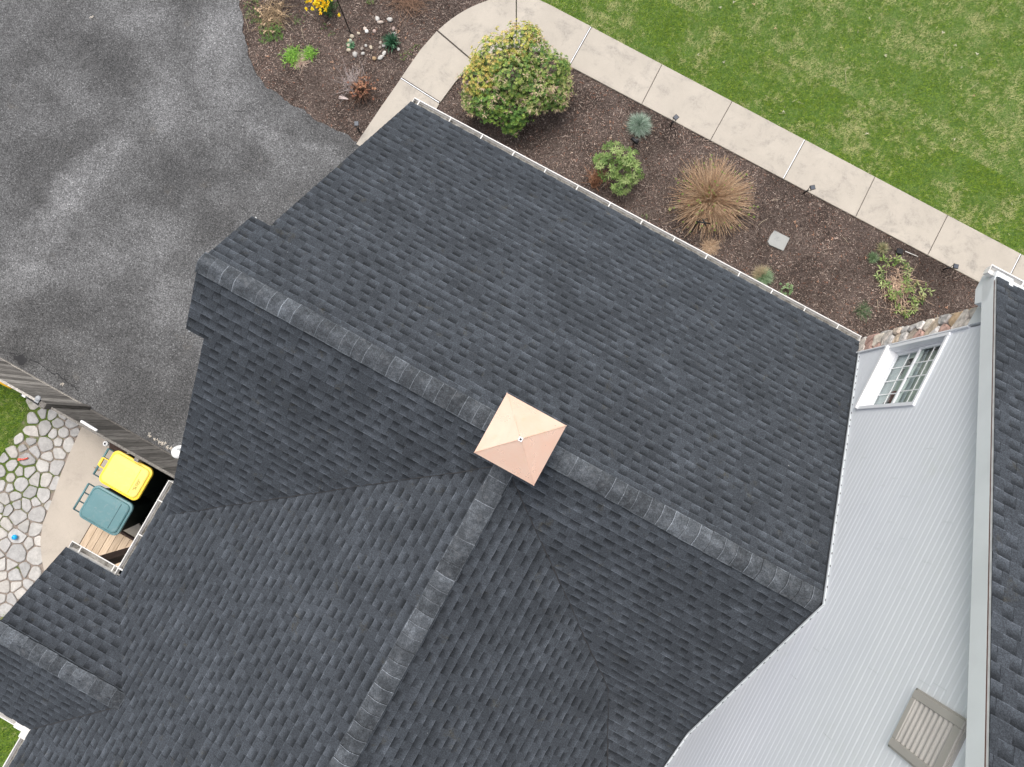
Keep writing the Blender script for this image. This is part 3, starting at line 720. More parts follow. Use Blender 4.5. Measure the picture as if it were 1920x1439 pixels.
for par, zz, pts in ((g_roof, lambda x, y: ZR-.70*abs(y), [(.1, -.386), (-4.0, -3.607)]), (g_roof, lambda x, y: ZR-.70*abs(y), [(.12, -.40), (2.96, -2.55)]), (g_roof, lambda x, y: 3.855-.3*(abs(y)-2.55), [(2.96, -2.55), (4.24, -4.82)]), (p_roof, lambda x, y: 3.58-.5*(abs(y)-6.3), [(-3.17, -6.32), (-4.40, -7.68)])):
    m = MB(); a_, b_ = [Vector((*p, zz(*p)+.024)) for p in pts]; n_ = 40; pv = None
    for i in range(n_+1):
        p = a_+(b_-a_)*i/n_+Vector((rng.normal(0, .006), rng.normal(0, .006), 0)); w_ = .008*rng.uniform(.4, 1.3)
        if pv is not None: d_ = (p-pv[0]).normalized(); q_ = Vector((-d_.y, d_.x, 0)); m.face([pv[0]-q_*pv[1], p-q_*w_, p+q_*w_, pv[0]+q_*pv[1]])
        pv = (p, w_)
    m.build('valley_seam', M['dark'], par); m_roof['label'] = 'higher main roof along the right edge'
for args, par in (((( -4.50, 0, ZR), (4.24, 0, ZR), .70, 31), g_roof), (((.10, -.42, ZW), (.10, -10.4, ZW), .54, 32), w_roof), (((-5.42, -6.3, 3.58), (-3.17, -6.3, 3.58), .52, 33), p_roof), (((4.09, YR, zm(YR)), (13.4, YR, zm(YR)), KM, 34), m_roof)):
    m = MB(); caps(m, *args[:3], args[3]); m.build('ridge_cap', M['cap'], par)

# walls under the roofs
m = MB()
def wallbox(x0, y0, x1, y1, z0, z1, mi=0): m.box(((x0+x1)/2, (y0+y1)/2, (z0+z1)/2), (x1-x0, y1-y0, z1-z0), mi)
wallbox(-3.98, -3.60, 4.20, 3.72, -.1, 2.86)
m.loft([[(x, 3.72, 2.86), (x, 0, zf(0)-.12), (x, -3.60, 2.86)] for x in (-3.98, 4.20)], 0)
wallbox(-4.10, -10.4, 4.20, -3.62, -.1, 2.74)
m.loft([[(-3.95, y, 2.74), (.1, y, ZW-.16), (4.18, y, 2.9)] for y in (-10.4, -.9)], 0)
m.build('garage_wall', M['vinyl'], house)
m = MB(); wallbox(6.3, -6.9, 13.27, 4.09, -.1, 5.9); wallbox(4.325, -6.9, 6.3, 2.0, -.1, 5.9); wallbox(4.325, 2.0, 6.3, 4.09, -.1, 3.8); m.loft([[(x, 4.09, 5.9), (x, 4.09, 5.95), (x, YR, zm(YR)-.12), (x, 2*YR-4.09, 5.9)] for x in (4.325, 13.27)], 0)
m.build('inner_wall', M['room'], house)

# ---- clapboard gable wall facing the garage roof
WX = 4.26; W0, W1 = 4.005, 5.405; WY0, WY1 = 2.77, 3.775     # window opening z / Y
top = lambda Y: zm(Y)-.13
def rectc(y0, z0, y1, z1): return [(y0, z0), (y1, z0), (y1, z1), (y0, z1)]
regs = [rectc(-7.5, 0, WY0, 4.0), rectc(WY0, 0, 3.815, W0), rectc(WY1, W0, 3.815, W1), [(-1.6, 4.0), (WY0, 4.0), (WY0, top(WY0)), (-1.6, top(-1.6))],
        [(WY0, W1), (3.815, W1), (3.815, top(3.815)), (WY0, top(WY0))], [(-7.5, 4.0), (-1.6, 4.0), (-1.6, top(-1.6)), (-7.5, top(4.3))]]
m = MB(); H_ = .0955; i = 0
rs = random.Random(5)
while i*H_ < 10:
    z0 = i*H_; dx = rs.uniform(-.0008, .0008)
    for f0, f1, x0, x1, tone in ((0, .72, .011, .009, 1), (.72, 1.0, .009, .002, 1)):
        for rg in regs:
            c = clip([(-8, z0+f0*H_), (5, z0+f0*H_), (5, z0+f1*H_), (-8, z0+f1*H_)], rg)
            if c: m.face([(WX-(x0+(x1-x0)*((z-z0)/H_-f0)/(f1-f0))-dx, y, z) for y, z in c])
    for rg in regs:
        c = clip([(-8, z0), (5, z0), (5, z0+.001), (-8, z0+.001)], rg)
        if c: ys = [p[0] for p in c]; m.face([(WX-.011-dx, min(ys), z0), (WX-.011-dx, max(ys), z0), (WX-.001, max(ys), z0), (WX-.001, min(ys), z0)])
    i += 1
sid = m.build('siding_wall', M['vinyl'], house); sid['label'] = 'white clapboard gable wall'
# lap seams of the boards, short dark ticks
m = MB()
for k in range(26):
    y = rs.uniform(-2.6, 2.4); lo = zf(y)+.5 if y > -2.5 else 4.2; z = H_*2*int(rs.uniform(lo, top(y)-.3)/(H_*2))
    m.box((WX-.0105, y, z+H_), (.004, .004, H_*2*.95))
o = m.build('siding_seams', M['trim'], sid); o['kind'] = 'stuff'
# J-channel where the wall meets the roofs, with the dark weep gaps
m = MB(); path = [(3.80, zf(3.80)+.05), (0, ZR+.06), (-2.55, zf(2.55)+.05), (-4.85, 3.855-.3*2.3+.05), (-7.5, ZW-.53*4.16+.05)]
for a, b in zip(path, path[1:]):
    A, B = Vector((WX-.022, *a)), Vector((WX-.022, *b)); d = (B-A).normalized(); nn = Vector((0, -d.z, d.y)); 
    if nn.z < 0: nn = -nn
    m.box((A+B)/2+nn*.012, ((B-A).length, .016, .026), 0, axes=[d, Vector((1, 0, 0)), nn])
    m.box((A+B)/2-nn*.022-Vector((.004, 0, 0)), ((B-A).length, .012, .035), 1, axes=[d, Vector((1, 0, 0)), nn])
    n = int((B-A).length/.16)
    for q in range(n):
        c = A+(B-A)*((q+.5+rs.uniform(-.2, .2))/n)+nn*.040; m.box(c-Vector((.002, 0, 0)), (rs.uniform(.015, .035), .006, rs.uniform(.004, .008)), 2, axes=[d, Vector((1, 0, 0)), nn])
m.build('wall_flashing', [M['trim'], M['drip2'], M['drip2']], sid)
# corner trim between siding and stone
m = MB(); m.box((WX-.022, 3.822, 4.35), (.045, .022, 2.9)); m.build('corner_trim', M['white'], sid)

# ---- stone veneer: corner strip of the gable wall and the front wall
def stones(name, P, u, v, n, poly, box, size, seed, par):
    r = random.Random(seed); pts = []; tries = 0
    while tries < 5000:
        tries += 1; x, y = r.uniform(box[0], box[2]), r.uniform(box[1], box[3])
        if all(math.hypot((x-a)*.75, (y-b)*1.2) > size for a, b in pts): pts.append((x, y))
    P, u, v, n = Vector(P), Vector(u), Vector(v), Vector(n); m = MB(); m.face([P+u*a+v*b for a, b in poly], 1)
    for cell in voronoi(pts, (box[0]-.1, box[1]-.1, box[2]+.1, box[3]+.1)):
        c = clip(cell, poly)
        if not c: continue
        q = shrink(c, .008)
        if len(q) < 3: continue
        q = chaikin(q, 1, .2); cx = sum(p[0] for p in q)/len(q); cy = sum(p[1] for p in q)/len(q); dpt = r.uniform(.025, .055)
        t = r.uniform(.8, 1.1); col = tuple(t*x for x in r.choice([(.60, .50, .41), (.56, .50, .44), (.68, .64, .60), (.62, .50, .38), (.58, .42, .27), (.56, .37, .31), (.56, .53, .50), (.66, .59, .50), (.60, .54, .48), (.62, .54, .46)]))
        ring = lambda f, h: [P+u*(cx+(a-cx)*f)+v*(cy+(b-cy)*f)+n*(h+r.uniform(-.006, .006)) for a, b in q]
        m.loft([ring(1, 0), ring(.99, dpt*.7), ring(.91, dpt), ring(.5, dpt+r.uniform(.0, .012))], 0, True, False, 1, col)
    return m.build(name, [M['stone'], M['pad']], par)
stones('stone_veneer', (WX+.02, 3.835, 2.4), (0, 1, 0), (0, 0, 1), (-1, 0, 0), [(0, 0), (.30, 0), (.30, 3.36), (0, 3.36)], (0, 0, .30, 3.36), .19, 3, house)
stones('stone_veneer', (4.27, 4.13, 0), (1, 0, 0), (0, 0, 1), (0, 1, 0), [(0, 0), (6, 0), (6, 5.8), (0, 5.8)], (0, 0, 6, 5.8), .22, 4, house)

# ---- rake fascia, eave return box
m = MB(); A, B = Vector((4.095, 4.40, zm(4.40)-.045)), Vector((4.095, YR, zm(YR)-.045)); d = (B-A).normalized(); nn = Vector((0, -d.z, d.y)); nn = nn if nn.z > 0 else -nn
m.box((A+B)/2-nn*.085, ((B-A).length, .02, .175), 0, axes=[d, Vector((1, 0, 0)), nn]); m.box((A+B)/2+nn*.008-Vector((.003, 0, 0)), ((B-A).length, .012, .010), 1, axes=[d, Vector((1, 0, 0)), nn])
m.box((A+B)/2-nn*.165+Vector((.085, 0, 0)), ((B-A).length-.1, .17, .012), 0, axes=[d, Vector((1, 0, 0)), nn])
A2, B2 = Vector((4.095, 2*YR-4.40, zm(4.40)-.045)), B; d = (B2-A2).normalized(); nn = Vector((0, -d.z, d.y)); nn = nn if nn.z > 0 else -nn
m.box((A2+B2)/2-nn*.085, ((B2-A2).length, .02, .175), 0, axes=[d, Vector((1, 0, 0)), nn])
m.build('rake_board', [M['trim'], M['drip']], house)
m = MB(); prof = [(3.835, 5.79), (4.45, 5.84), (4.45, 6.10), (4.12, 6.28), (3.835, 6.42)]
m.loft([[(x, y, z) for y, z in prof] for x in (4.215, 4.30)], 0); m.loft([[(x, y, z) for y, z in [(4.02, 5.98), (4.25, 5.84), (4.45, 5.84), (4.45, 6.10), (4.40, 6.12), (4.02, 6.20)]] for x in (4.085, 4.22)], 0); m.box((8.9, 4.30, 5.88), (9.2, .34, .03)); m.box((8.9, 4.41, 6.00), (9.3, .03, .18))
m.build('eave_soffit', M['trim'], house)

# ---- gutters
def gutter(name, A, B, out, par, wd=.098, dp=.09, hang=True, dirty=True, step=.61, off=.25, capA=True, capB=True, label=None):
    A, B, out = Vector(A), Vector(B), Vector((*out, 0)); d = (B-A).normalized(); L = (B-A).length; up = Vector((0, 0, 1)); m = MB(); T = .006
    pr = [(0, 0), (0, -dp), (wd*.55, -dp), (wd*.78, -dp*.62), (wd*.82, -dp*.25), (wd, -.004), (wd, .004), (wd-.014, .004), (wd-.016, -.006)]
    P = lambda p, q: p+out*q[0]+up*q[1]
    for i in range(len(pr)-1):
        q0, q1 = pr[i], pr[i+1]; m.face([P(A, q0), P(B, q0), P(B, q1), P(A, q1)], 0)
    m.face([P(A, (0, -dp*.72)), P(B, (0, -dp*.72)), P(B, (wd*.72, -dp*.72)), P(A, (wd*.72, -dp*.72))], 1)        # silt on the floor
    for p, on in ((A, capA), (B, capB)):
        if on: m.loft([[P(p+d*e, q) for q in [(0, .002), (0, -dp), (wd*.55, -dp), (wd*.78, -dp*.62), (wd*.82, -dp*.25), (wd, .004)]] for e in (-.004, .004)], 0)
    g = m.build(name, [M['gutter'], M['gutdirt'] if dirty else M['gutter']], par)
    if label: g['label'] = label
    m = MB(); t = off; k = 0
    while hang and t < L-.05:
        c = A+d*t; m = MB(); m.box(c+out*wd*.48+up*.002, (.017, wd*1.0, .006), 0, axes=[d, out, up]); m.box(c+out*(wd-.01)+up*.006, (.020, .018, .006), 0, axes=[d, out, up])
        m.build('gutter_hanger', M['gutter'], g); t += step; k += 1
    return g
gutter('gutter', (-4.20, 4.075, 2.775), (4.245, 4.075, 2.775), (0, 1), house, hang=True, off=.10, label='long front gutter above the mulch bed')
gutter('gutter', (-4.44, -3.34, 2.845), (-4.44, -5.08, 2.845), (-1, 0), house, off=.35, step=.62, capB=False, label='short gutter beside the bins')
gutter('gutter', (-5.40, -5.03, 2.845), (-4.45, -5.03, 2.845), (0, 1), house, wd=.115, off=.18, step=.62, capB=False, label='porch gutter with dirty silt')
gutter('gutter', (-5.40, -7.735, 2.83), (-4.50, -7.735, 2.83), (0, -1), house, off=2, label='rear porch gutter')
gutter('gutter', (-4.44, -7.90, 2.845), (-4.44, -10.4, 2.845), (-1, 0), house, off=4, label='wing gutter over the grass')
gutter('gutter', (4.00, 4.375, 6.10), (13.5, 4.375, 6.10), (0, 1), house, wd=.115, off=.42, dirty=False, label='high gutter of the main roof')
m = MB()   # folded corner pieces joining gutters
m.box((-4.50, -7.83, 2.80), (.13, .22, .085)); m.box((-4.58, -7.79, 2.82), (.26, .12, .05)); m.build('gutter_corner', M['gutter'], house)
m = MB(); m.box((0.02, 4.055, 2.70), (8.4, .02, .16)); m.box((-4.415, -6.8, 2.76), (.02, 6.9, .15)); m.box((-4.95, -5.05, 2.76), (.9, .02, .14)); m.box((-4.95, -7.71, 2.76), (.9, .02, .14))
for s_ in (1, -1):
    for x0, y0, y1 in ((-4.20, 0.87, 4.05), (-4.47, 0, .86)):
        A, B = Vector((x0, s_*y0, zf(y0)-.11)), Vector((x0, s_*min(y1, 3.5 if s_ < 0 else 9), zf(min(y1, 3.5 if s_ < 0 else 9))-.11)); d = (B-A).normalized(); nn = Vector((0, -d.z, d.y)); nn = nn if nn.z > 0 else -nn
        m.box((A+B)/2-nn*.02, ((B-A).length, .02, .16), 0, axes=[d, Vector((1, 0, 0)), nn])
m.build('eave_fascia', M['fascia'], house)

# ---- window (double hung, grid between panes, deep white sill)
win = empty('window', (WX, 3.27, 4.0), None, None); win.parent = house; del_keys = [k for k in ('label', 'category') if k in win]
y0, y1, z0, z1 = WY0, WY1, W0, W1
m = MB(); e = .045
m.box((WX-.012, y1+.005, (z0+z1)/2), (.055, .05, z1-z0+.10)); m.box((WX-.012, y0-.005, (z0+z1)/2), (.055, .05, z1-z0+.10))
m.box((WX-.010, (y0+y1)/2, z1+.018), (.05, y1-y0-.04, .045))
# jambs of the recess, stepped like the extruded frame
m.box((WX+.075, y1-.015, (z0+z1)/2), (.13, .014, z1-z0)); m.box((WX+.062, y1-.026, (z0+z1)/2), (.014, .012, z1-z0)); m.box((WX+.10, y1-.030, (z0+z1)/2), (.012, .02, z1-z0))
m.box((WX+.075, y0+.015, (z0+z1)/2), (.13, .014, z1-z0)); m.box((WX+.075, (y0+y1)/2, z1-.012), (.13, y1-y0-.05, .014))
m.build('frame', M['white'], win)
m = MB(); m.loft([[(x, y, z) for x, z in ((WX-.07, z0-.045), (WX+.135, z0-.045), (WX+.135, z0+.035), (WX-.07, z0+.003))] for y in (y0-.02, y1+.02)], 0)
m.build('sill', M['bright'], win)
zc = (z0+z1)/2
for sx, za, zb in ((WX+.108, z0+.035, zc+.02), (WX+.072, zc-.015, z1-.018)):
    m = MB(); ya, yb = y0+.025, y1-.038; t = .032
    m.box((sx, ya+t/2, (za+zb)/2), (.030, t, zb-za)); m.box((sx, yb-t/2, (za+zb)/2), (.030, t, zb-za)); m.box((sx, (ya+yb)/2, za+t/2), (.030, yb-ya-2*t, t)); m.box((sx, (ya+yb)/2, zb-t/2), (.030, yb-ya-2*t, t))
    sash = m.build('sash', M['white'], win)
    m = MB()
    for q in (1, 2, 3): yy = ya+t+(yb-ya-2*t)*q/4; m.box((sx+.001, yy, (za+zb)/2), (.008, .014, zb-za-2*t))
    m.box((sx+.0035, (ya+yb)/2, (za+zb)/2), (.008, yb-ya-2*t, .014)); m.build('muntins', M['bright'], win)
    m = MB(); m.box((sx+.012, (ya+yb)/2, (za+zb)/2), (.004, yb-ya-2*t, zb-za-2*t)); m.build('pane', M['glass'], win)
# what is seen through the glass
m = MB(); X = WX+.16
m.box((X+.75, 3.02, 3.93), (1.5, 2.0, .02), 0)
m.box((X+.02, 3.25, 5.06), (.01, .96, .72), 1)                    # roller shade of the upper sash
m.box((X-.005, 3.25, 4.36), (.01, .96, .80), 4); m.box((X-.014, 3.30, 4.50), (.008, .90, .20), 1)
m.box((X-.016, 3.57, 4.42), (.010, .13, .13), 2); m.box((X-.016, 3.42, 4.36), (.010, .10, .05), 2); m.box((X-.016, 3.00, 4.42), (.010, .22, .12), 3); m.box((X-.017, 2.87, 4.36), (.010, .14, .16), 2)
m.build('room_interior', [M['room'], M['shade'], M['furn'], M['furnr'], M['curtain']], win)

# ---- gable vent
vy0, vy1, vz0, vz1 = -.80, -.26, 7.92, 8.63; vent = empty('gable_vent', (WX, -.53, 8.27), None, None); vent.parent = house
m = MB(); f = .075; vx = WX-.035
for c, dd in ((((vx), vy0+f/2, (vz0+vz1)/2), (.05, f, vz1-vz0)), ((vx, vy1-f/2, (vz0+vz1)/2), (.05, f, vz1-vz0)), ((vx, (vy0+vy1)/2, vz0+.035), (.05, vy1-vy0-2*f, .07)), ((vx, (vy0+vy1)/2, vz1-.05), (.05, vy1-vy0-2*f, .10))):
    m.box(c, dd, bev=.006)
for c, dd in (((vx+.012, vy0-.008, (vz0+vz1)/2), (.034, .016, vz1-vz0+.03)), ((vx+.012, vy1+.008, (vz0+vz1)/2), (.034, .016, vz1-vz0+.03)), ((vx+.012, (vy0+vy1)/2, vz0-.006), (.034, vy1-vy0+.03, .014)), ((vx+.012, (vy0+vy1)/2, vz1+.006), (.034, vy1-vy0+.03, .014))):
    m.box(c, dd)
m.build('frame', M['vent'], vent)
m = MB(); a0, a1 = vz0+.07, vz1-.10; n = 8
for i in range(n):
    zc_ = a0+(a1-a0)*(i+.5)/n; h = (a1-a0)/n
    pr = [(WX-.014, zc_+h*.26), (WX-.022, zc_+h*.22), (WX-.050, zc_-.18*h), (WX-.054, zc_-.34*h), (WX-.048, zc_-.46*h), (WX-.038, zc_-.46*h), (WX-.010, zc_+h*.12)]
    m.loft([[(x, y, z) for x, z in pr] for y in (vy0+f, vy1-f)], 0, True, False)
m.build('louvers', M['vent'], vent)
m = MB(); m.box((WX-.008, (vy0+vy1)/2, (vz0+vz1)/2), (.012, vy1-vy0-.1, vz1-vz0-.1)); m.build('screen', M['dark'], vent)

# ---- copper cupola on the ridge
cup = empty('cupola', (.095, -.012, 5.5), None, None); cup.parent = house
cx, cy = .095, -.012
m = MB(); m.box((cx, cy, 5.72), (.58, .58, .72)); m.build('base_box', M['dark'], cup)
m = MB(); zb = 6.06; hw = .398
def sq(h, z, b=.012): return [(cx+x, cy+y, z) for x, y in ((-h+b, -h), (h-b, -h), (h, -h+b), (h, h-b), (h-b, h), (-h+b, h), (-h, h-b), (-h, -h+b))]
# slightly swept pyramid roof with a standing drip edge
for (h0, zz0), (h1, zz1) in (((hw, zb-.04), (hw, zb)), ((hw, zb), (.016, zb+.335)),):
    for q in range(4):
        an = q*math.pi/2; rot = lambda x, y: (cx+x*math.cos(an)-y*math.sin(an), cy+x*math.sin(an)+y*math.cos(an))
        m.face([(*rot(-h0, -h0), zz0), (*rot(h0, -h0), zz0), (*rot(h1, -h1), zz1), (*rot(-h1, -h1), zz1)])
m.face([(cx-hw, cy-hw, zb-.04), (cx-hw, cy+hw, zb-.04), (cx+hw, cy+hw, zb-.04), (cx+hw, cy-hw, zb-.04)])
cc = m.build('copper_cap', M['copper'], cup)
m = MB()
for q in range(4):
    an = q*math.pi/2+math.pi/4; dx, dy = math.cos(an), math.sin(an); P = [Vector((cx+dx*h*1.414, cy+dy*h*1.414, z+.002)) for h, z in ((hw, zb), (hw*.5, zb+.167), (.02, zb+.332))]
    m.tube(P, .0075, 4, smooth=False)
m.build('hip_seam', M['copper'], cc)
m = MB(); m.box((cx, cy, zb+.340), (.050, .050, .03), 0, bev=.004); m.box((cx, cy, zb+.357), (.024, .024, .006), 1); m.build('finial_base', [M['bright'], M['dark']], cup)

# ================================================================ FENCE, PATIO THINGS
def fence(name, x0, x1, y, h0, h1, label, seed, dark=1.0, z0=.03):
    r = random.Random(seed); root = empty(name, (x0, y, 0), label, 'fence', 'weathered wooden fences beside the drive')
    m = MB(); x = x0
    while x < x1-.03:
        wdt = min(r.uniform(.125, .145), x1-x); t = (x-x0)/(x1-x0); h = h0+(h1-h0)*t+r.uniform(-.012, .012)
        m.box((x+wdt/2, y+r.uniform(-.003, .003), (h+z0)/2), (wdt-r.uniform(.004, .010), .018, h-z0), 0, tone=r.uniform(.60, 1.55)*dark)
        x += wdt
    m.build('boards', M['fence'], root)
    for zz in (.30, .95*h0-.08):
        m = MB(); m.box(((x0+x1)/2, y-.035, zz), (x1-x0, .038, .085), 0, tone=1.0*dark); m.build('rail', M['fence'], root)
    m = MB(); m.box(((x0+x1)/2, y, (h0+h1)/2+.014), (x1-x0, .045, .014), 0, tone=1.5*dark, axes=[Vector((x1-x0, 0, h1-h0)).normalized(), Vector((0, 1, 0)), Vector((-(h1-h0), 0, x1-x0)).normalized()]); m.build('cap_rail', M['fence'], root)
    m = MB(); m.box(((x0+x1)/2, y+.005, .02), (x1-x0, .03, .10), 0, tone=1.3*dark); m.build('kick_board', M['fence'], root)
    return root
f1 = fence('wooden_fence', -13.0, -7.95, -3.69, 1.36, 1.34, 'pale weathered board fence at the left edge, between lawn and driveway', 1, 1.35)
for px in (-12.2, -10.0):
    m = MB(); m.box((px, -3.76, .66), (.09, .09, 1.32)); m.build('post', M['fence'], f1)
f2 = fence('wooden_fence', -7.74, -4.02, -3.70, 1.26, 1.20, 'darker grey board fence behind the yellow bin, ending at the garage', 2, .62)
m = MB(); m.box((-5.9, -3.77, .6), (.09, .09, 1.2)); m.build('post', M['fence'], f2)
post = MB(); post.box((-7.845, -3.70, .68), (.115, .115, 1.42), 0, tone=.75); o = post.build('fence_post', M['fence'], None, (-7.845, -3.70, 0)); tag(o, 'thick square fence post where the two weathered fences meet', 'post')
m = MB(); m.dome((-7.97, -3.63, 1.40), .055, .03, 0, 14, 4); m.box((-7.97, -3.66, 1.385), (.08, .10, .03), 0); m.box((-7.90, -3.66, 1.37), (.10, .03, .015), 1)
o = m.build('fence_light', [M['grey'], M['black']], None, (-7.97, -3.64, 1.35)); tag(o, 'small grey dome light on the corner of the fence top', 'light')
m = MB(); m.box((-8.27, -3.74, 1.30), (.07, .03, .07), 0); m.box((-8.12, -3.76, 1.24), (.36, .03, .05), 1, rz=-.05); m.box((-8.34, -3.76, 1.26), (.06, .03, .05), 1)
o = m.build('gate_latch', [M['bright'], M['black']], None, (-8.15, -3.75, 1.27)); tag(o, 'black latch with a white tab hanging on the lawn side of the pale fence', 'latch')
m = MB(); m.box((-6.98, -3.66, 1.225), (.36, .05, .05), 0, rz=-.03, bev=.01); o = m.build('white_strip', M['lampw'], None, (-6.98, -3.66, 1.22)); tag(o, 'white plastic strip lying along the top of the darker fence', 'strip')
m = MB(); m.tube([(-9.4, -3.86, .92), (-9.1, -3.84, .93), (-8.93, -3.84, .90), (-8.86, -3.85, .84)], .035, 8); m.tube([(-9.4, -3.86, .92), (-9.38, -3.86, .0)], .02, 6)
o = m.build('garden_toy', M['orange'], None, (-9.2, -3.85, 0)); tag(o, 'bright yellow plastic tube standing behind the pale fence', 'toy')
m = MB(); m.tube([(-6.66, -3.86, .0), (-6.66, -3.86, .98)], .045, 12); m.dome((-6.66, -3.86, .98), .055, .03, 0, 14, 4); m.tube([(-6.66, -3.86, 1.0), (-6.66, -3.86, 1.014)], .02, 8, 1)
o = m.build('drain_pipe', [M['lampw'], M['black']], None, (-6.66, -3.86, 0)); tag(o, 'white capped pipe standing at the foot of the darker fence', 'pipe')
m = MB(); m.loft([[(x, y, z) for x, y in ((-6.62, -3.80), (-6.22, -3.78), (-6.30, -3.95), (-6.56, -3.92))] for z in (.93, .97)], 0); m.box((-6.42, -3.84, .47), (.05, .05, .92)); 
o = m.build('wood_shelf', M['brownwood'], None, (-6.4, -3.84, 0)); tag(o, 'small dark wooden bracket shelf behind the yellow bin', 'shelf')

def rrect(cx, cy, hx, hy, r, n=5):
    out = []
    for qx, qy, a0 in ((1, 1, 0), (-1, 1, 90), (-1, -1, 180), (1, -1, 270)):
        for k in range(n+1):
            a = math.radians(a0+90*k/n); out.append((cx+qx*(hx-r)+r*math.cos(a), cy+qy*(hy-r)+r*math.sin(a)))
    return out
def bin_(x, y, lid, lidl, label, dark, ymat):
    root = empty('wheeled_bin', (x, y, 0), label, 'bin'); H = 1.06
    m = MB(); rings = []
    for z, hx, hy, r in ((.05, .27, .25, .05), (.30, .30, .27, .05), (.9, .36, .30, .06), (1.0, .375, .31, .07)): rings.append([(*p, z) for p in rrect(x+.02, y, hx, hy, r)])
    m.loft(rings, 0, True); m.build('body', M['binbody'], root)
    m = MB(); R_ = lambda hx, hy, r, z, dx=0: [(p[0]+dx, p[1], z) for p in rrect(x, y, hx, hy, r)]
    m.loft([R_(.425, .335, .11, H-.05), R_(.430, .340, .115, H-.02), R_(.425, .335, .11, H+.005), R_(.395, .305, .10, H+.012), R_(.385, .295, .09, H+.004)], 0, False)
    m.loft([R_(.388, .298, .09, H+.004), R_(.380, .290, .09, H+.028), R_(.362, .272, .08, H+.040), R_(.20, .16, .06, H+.046)], 1, True)
    m.face(R_(.425, .335, .11, H-.05), 0)
    lidm = m.build('lid', [lid, lidl], root)
    m = MB(); m.box((x+.215, y, H+.0435), (.008, .50, .008)); m.build('lid_groove', dark, lidm)
    m = MB(); hxp = x-.545; m.tube([(hxp, y-.27, H-.01), (hxp, y+.27, H-.01)], .021, 8); m.build('handle', M['teal'], root)
    for yy in (-.27, -.09, .09, .27):
        m = MB(); m.box((x-.475, y+yy, H-.012), (.15, .018, .022), 0); m.build('hinge_arm', M['teald'], root)
    if ymat:
        m = MB(); m.box((hxp+.004, y, H-.005), (.05, .17, .045), 0, bev=.008); m.box((x-.47, y+.085, H-.005), (.13, .016, .03)); m.box((x-.47, y-.085, H-.005), (.13, .016, .03)); m.build('lid_hinge', M['yellow'], root)
    for s_ in (1, -1):
        m = MB(); m.tube([(x-.26, y+s_*.27, .12), (x-.26, y+s_*.32, .12)], .12, 16); m.build('wheel', M['black'], root)
    return root, lidm
b1, lid1 = bin_(-5.985, -4.165, M['yellow'], M['ylid'], 'wheeled bin with a bright yellow lid beside the darker fence', M['orange'], True)
b2, lid2 = bin_(-5.975, -4.90, M['teal'], M['teal'], 'wheeled bin with a dark teal lid, in front of the wooden deck', M['teald'], False)
fc = bpy.data.curves.new('lid_text', 'FONT'); fc.body = 'RECYCLING\nRECYCLE'; fc.size = .042; fc.extrude = .001; fc.align_x = 'CENTER'; fc.space_line = .8
to = bpy.data.objects.new('lid_text_tmp', fc); C.objects.link(to); bpy.context.view_layer.update()
tm = bpy.data.meshes.new_from_object(to); bpy.data.objects.remove(to)
lo = bpy.data.objects.new('lid_text', tm); C.objects.link(lo); lo.parent = lid1; tm.materials.clear(); tm.materials.append(M['brownwood'])
if not tm.attributes.get('tone'): a = tm.attributes.new('tone', 'FLOAT', 'FACE'); a.data.foreach_set('value', [1.0]*len(tm.polygons))
lo.location = (.285, -.04, 1.1045); lo.rotation_euler = (0, 0, math.radians(90))

# deck of the porch
deck = empty('porch_deck', (-5.5, -6.5, 0), 'pale wooden deck boards under the small porch roof, beside the teal bin', 'deck')
rs = random.Random(9); m = MB(); x = -6.50
while x < -4.15:
    m.box((x+.068, -6.50, .128), (.130, 2.02, .026), 0, tone=rs.uniform(.86, 1.12)); x += .1385
m.build('deck_boards', M['deck'], deck)
m = MB(); m.box((-5.33, -5.472, .068), (2.36, .034, .11)); m.box((-6.525, -6.50, .05), (.02, 2.0, .09), 0); m.build('rim_board', M['brownwood'], deck)
m = MB(); m.box((-4.95, -5.115, 1.38), (.150, .150, 2.70)); o = m.build('porch_post', M['brownwood'], None, (-4.95, -5.115, 0)); tag(o, 'dark brown square porch post rising over the deck boards', 'post')

m = MB(); rings = []
for k in range(1, 10):
    t = math.pi*k/10; rings.append([(-7.75+.052*math.sin(t)*math.cos(a), -6.60+.052*math.sin(t)*math.sin(a), .062-.052*math.cos(t)) for a in [2*math.pi*q/16 for q in range(16)]])
m.loft(rings, 0, True, True); m.tube([(-7.76, -6.60, .11), (-7.755, -6.602, .125)], .010, 6, 0)
o = m.build('ball', M['blue'], None, (-7.75, -6.60, 0)); tag(o, 'small bright blue ball lying on the flagstones', 'ball')
m = MB(); m.tube([(-8.50, -5.24, .03), (-8.43, -5.21, .04), (-8.36, -5.14, .03)], .017, 6); m.box((-8.50, -5.25, .03), (.05, .05, .03), rz=.5, bev=.006)
o = m.build('garden_trowel', M['red'], None, (-8.43, -5.2, 0)); tag(o, 'small red garden tool lying on the flagstones near the grass', 'tool')

m = MB(); m.face([(-7.03+.09*math.cos(t)*random.uniform(.6, 1.1), -4.66+.035*math.sin(t)*random.uniform(.5, 1.1), .016) for t in [k*.48 for k in range(13)]]); o = m.build('patio_stain', M['stain']); o['kind'] = 'structure'
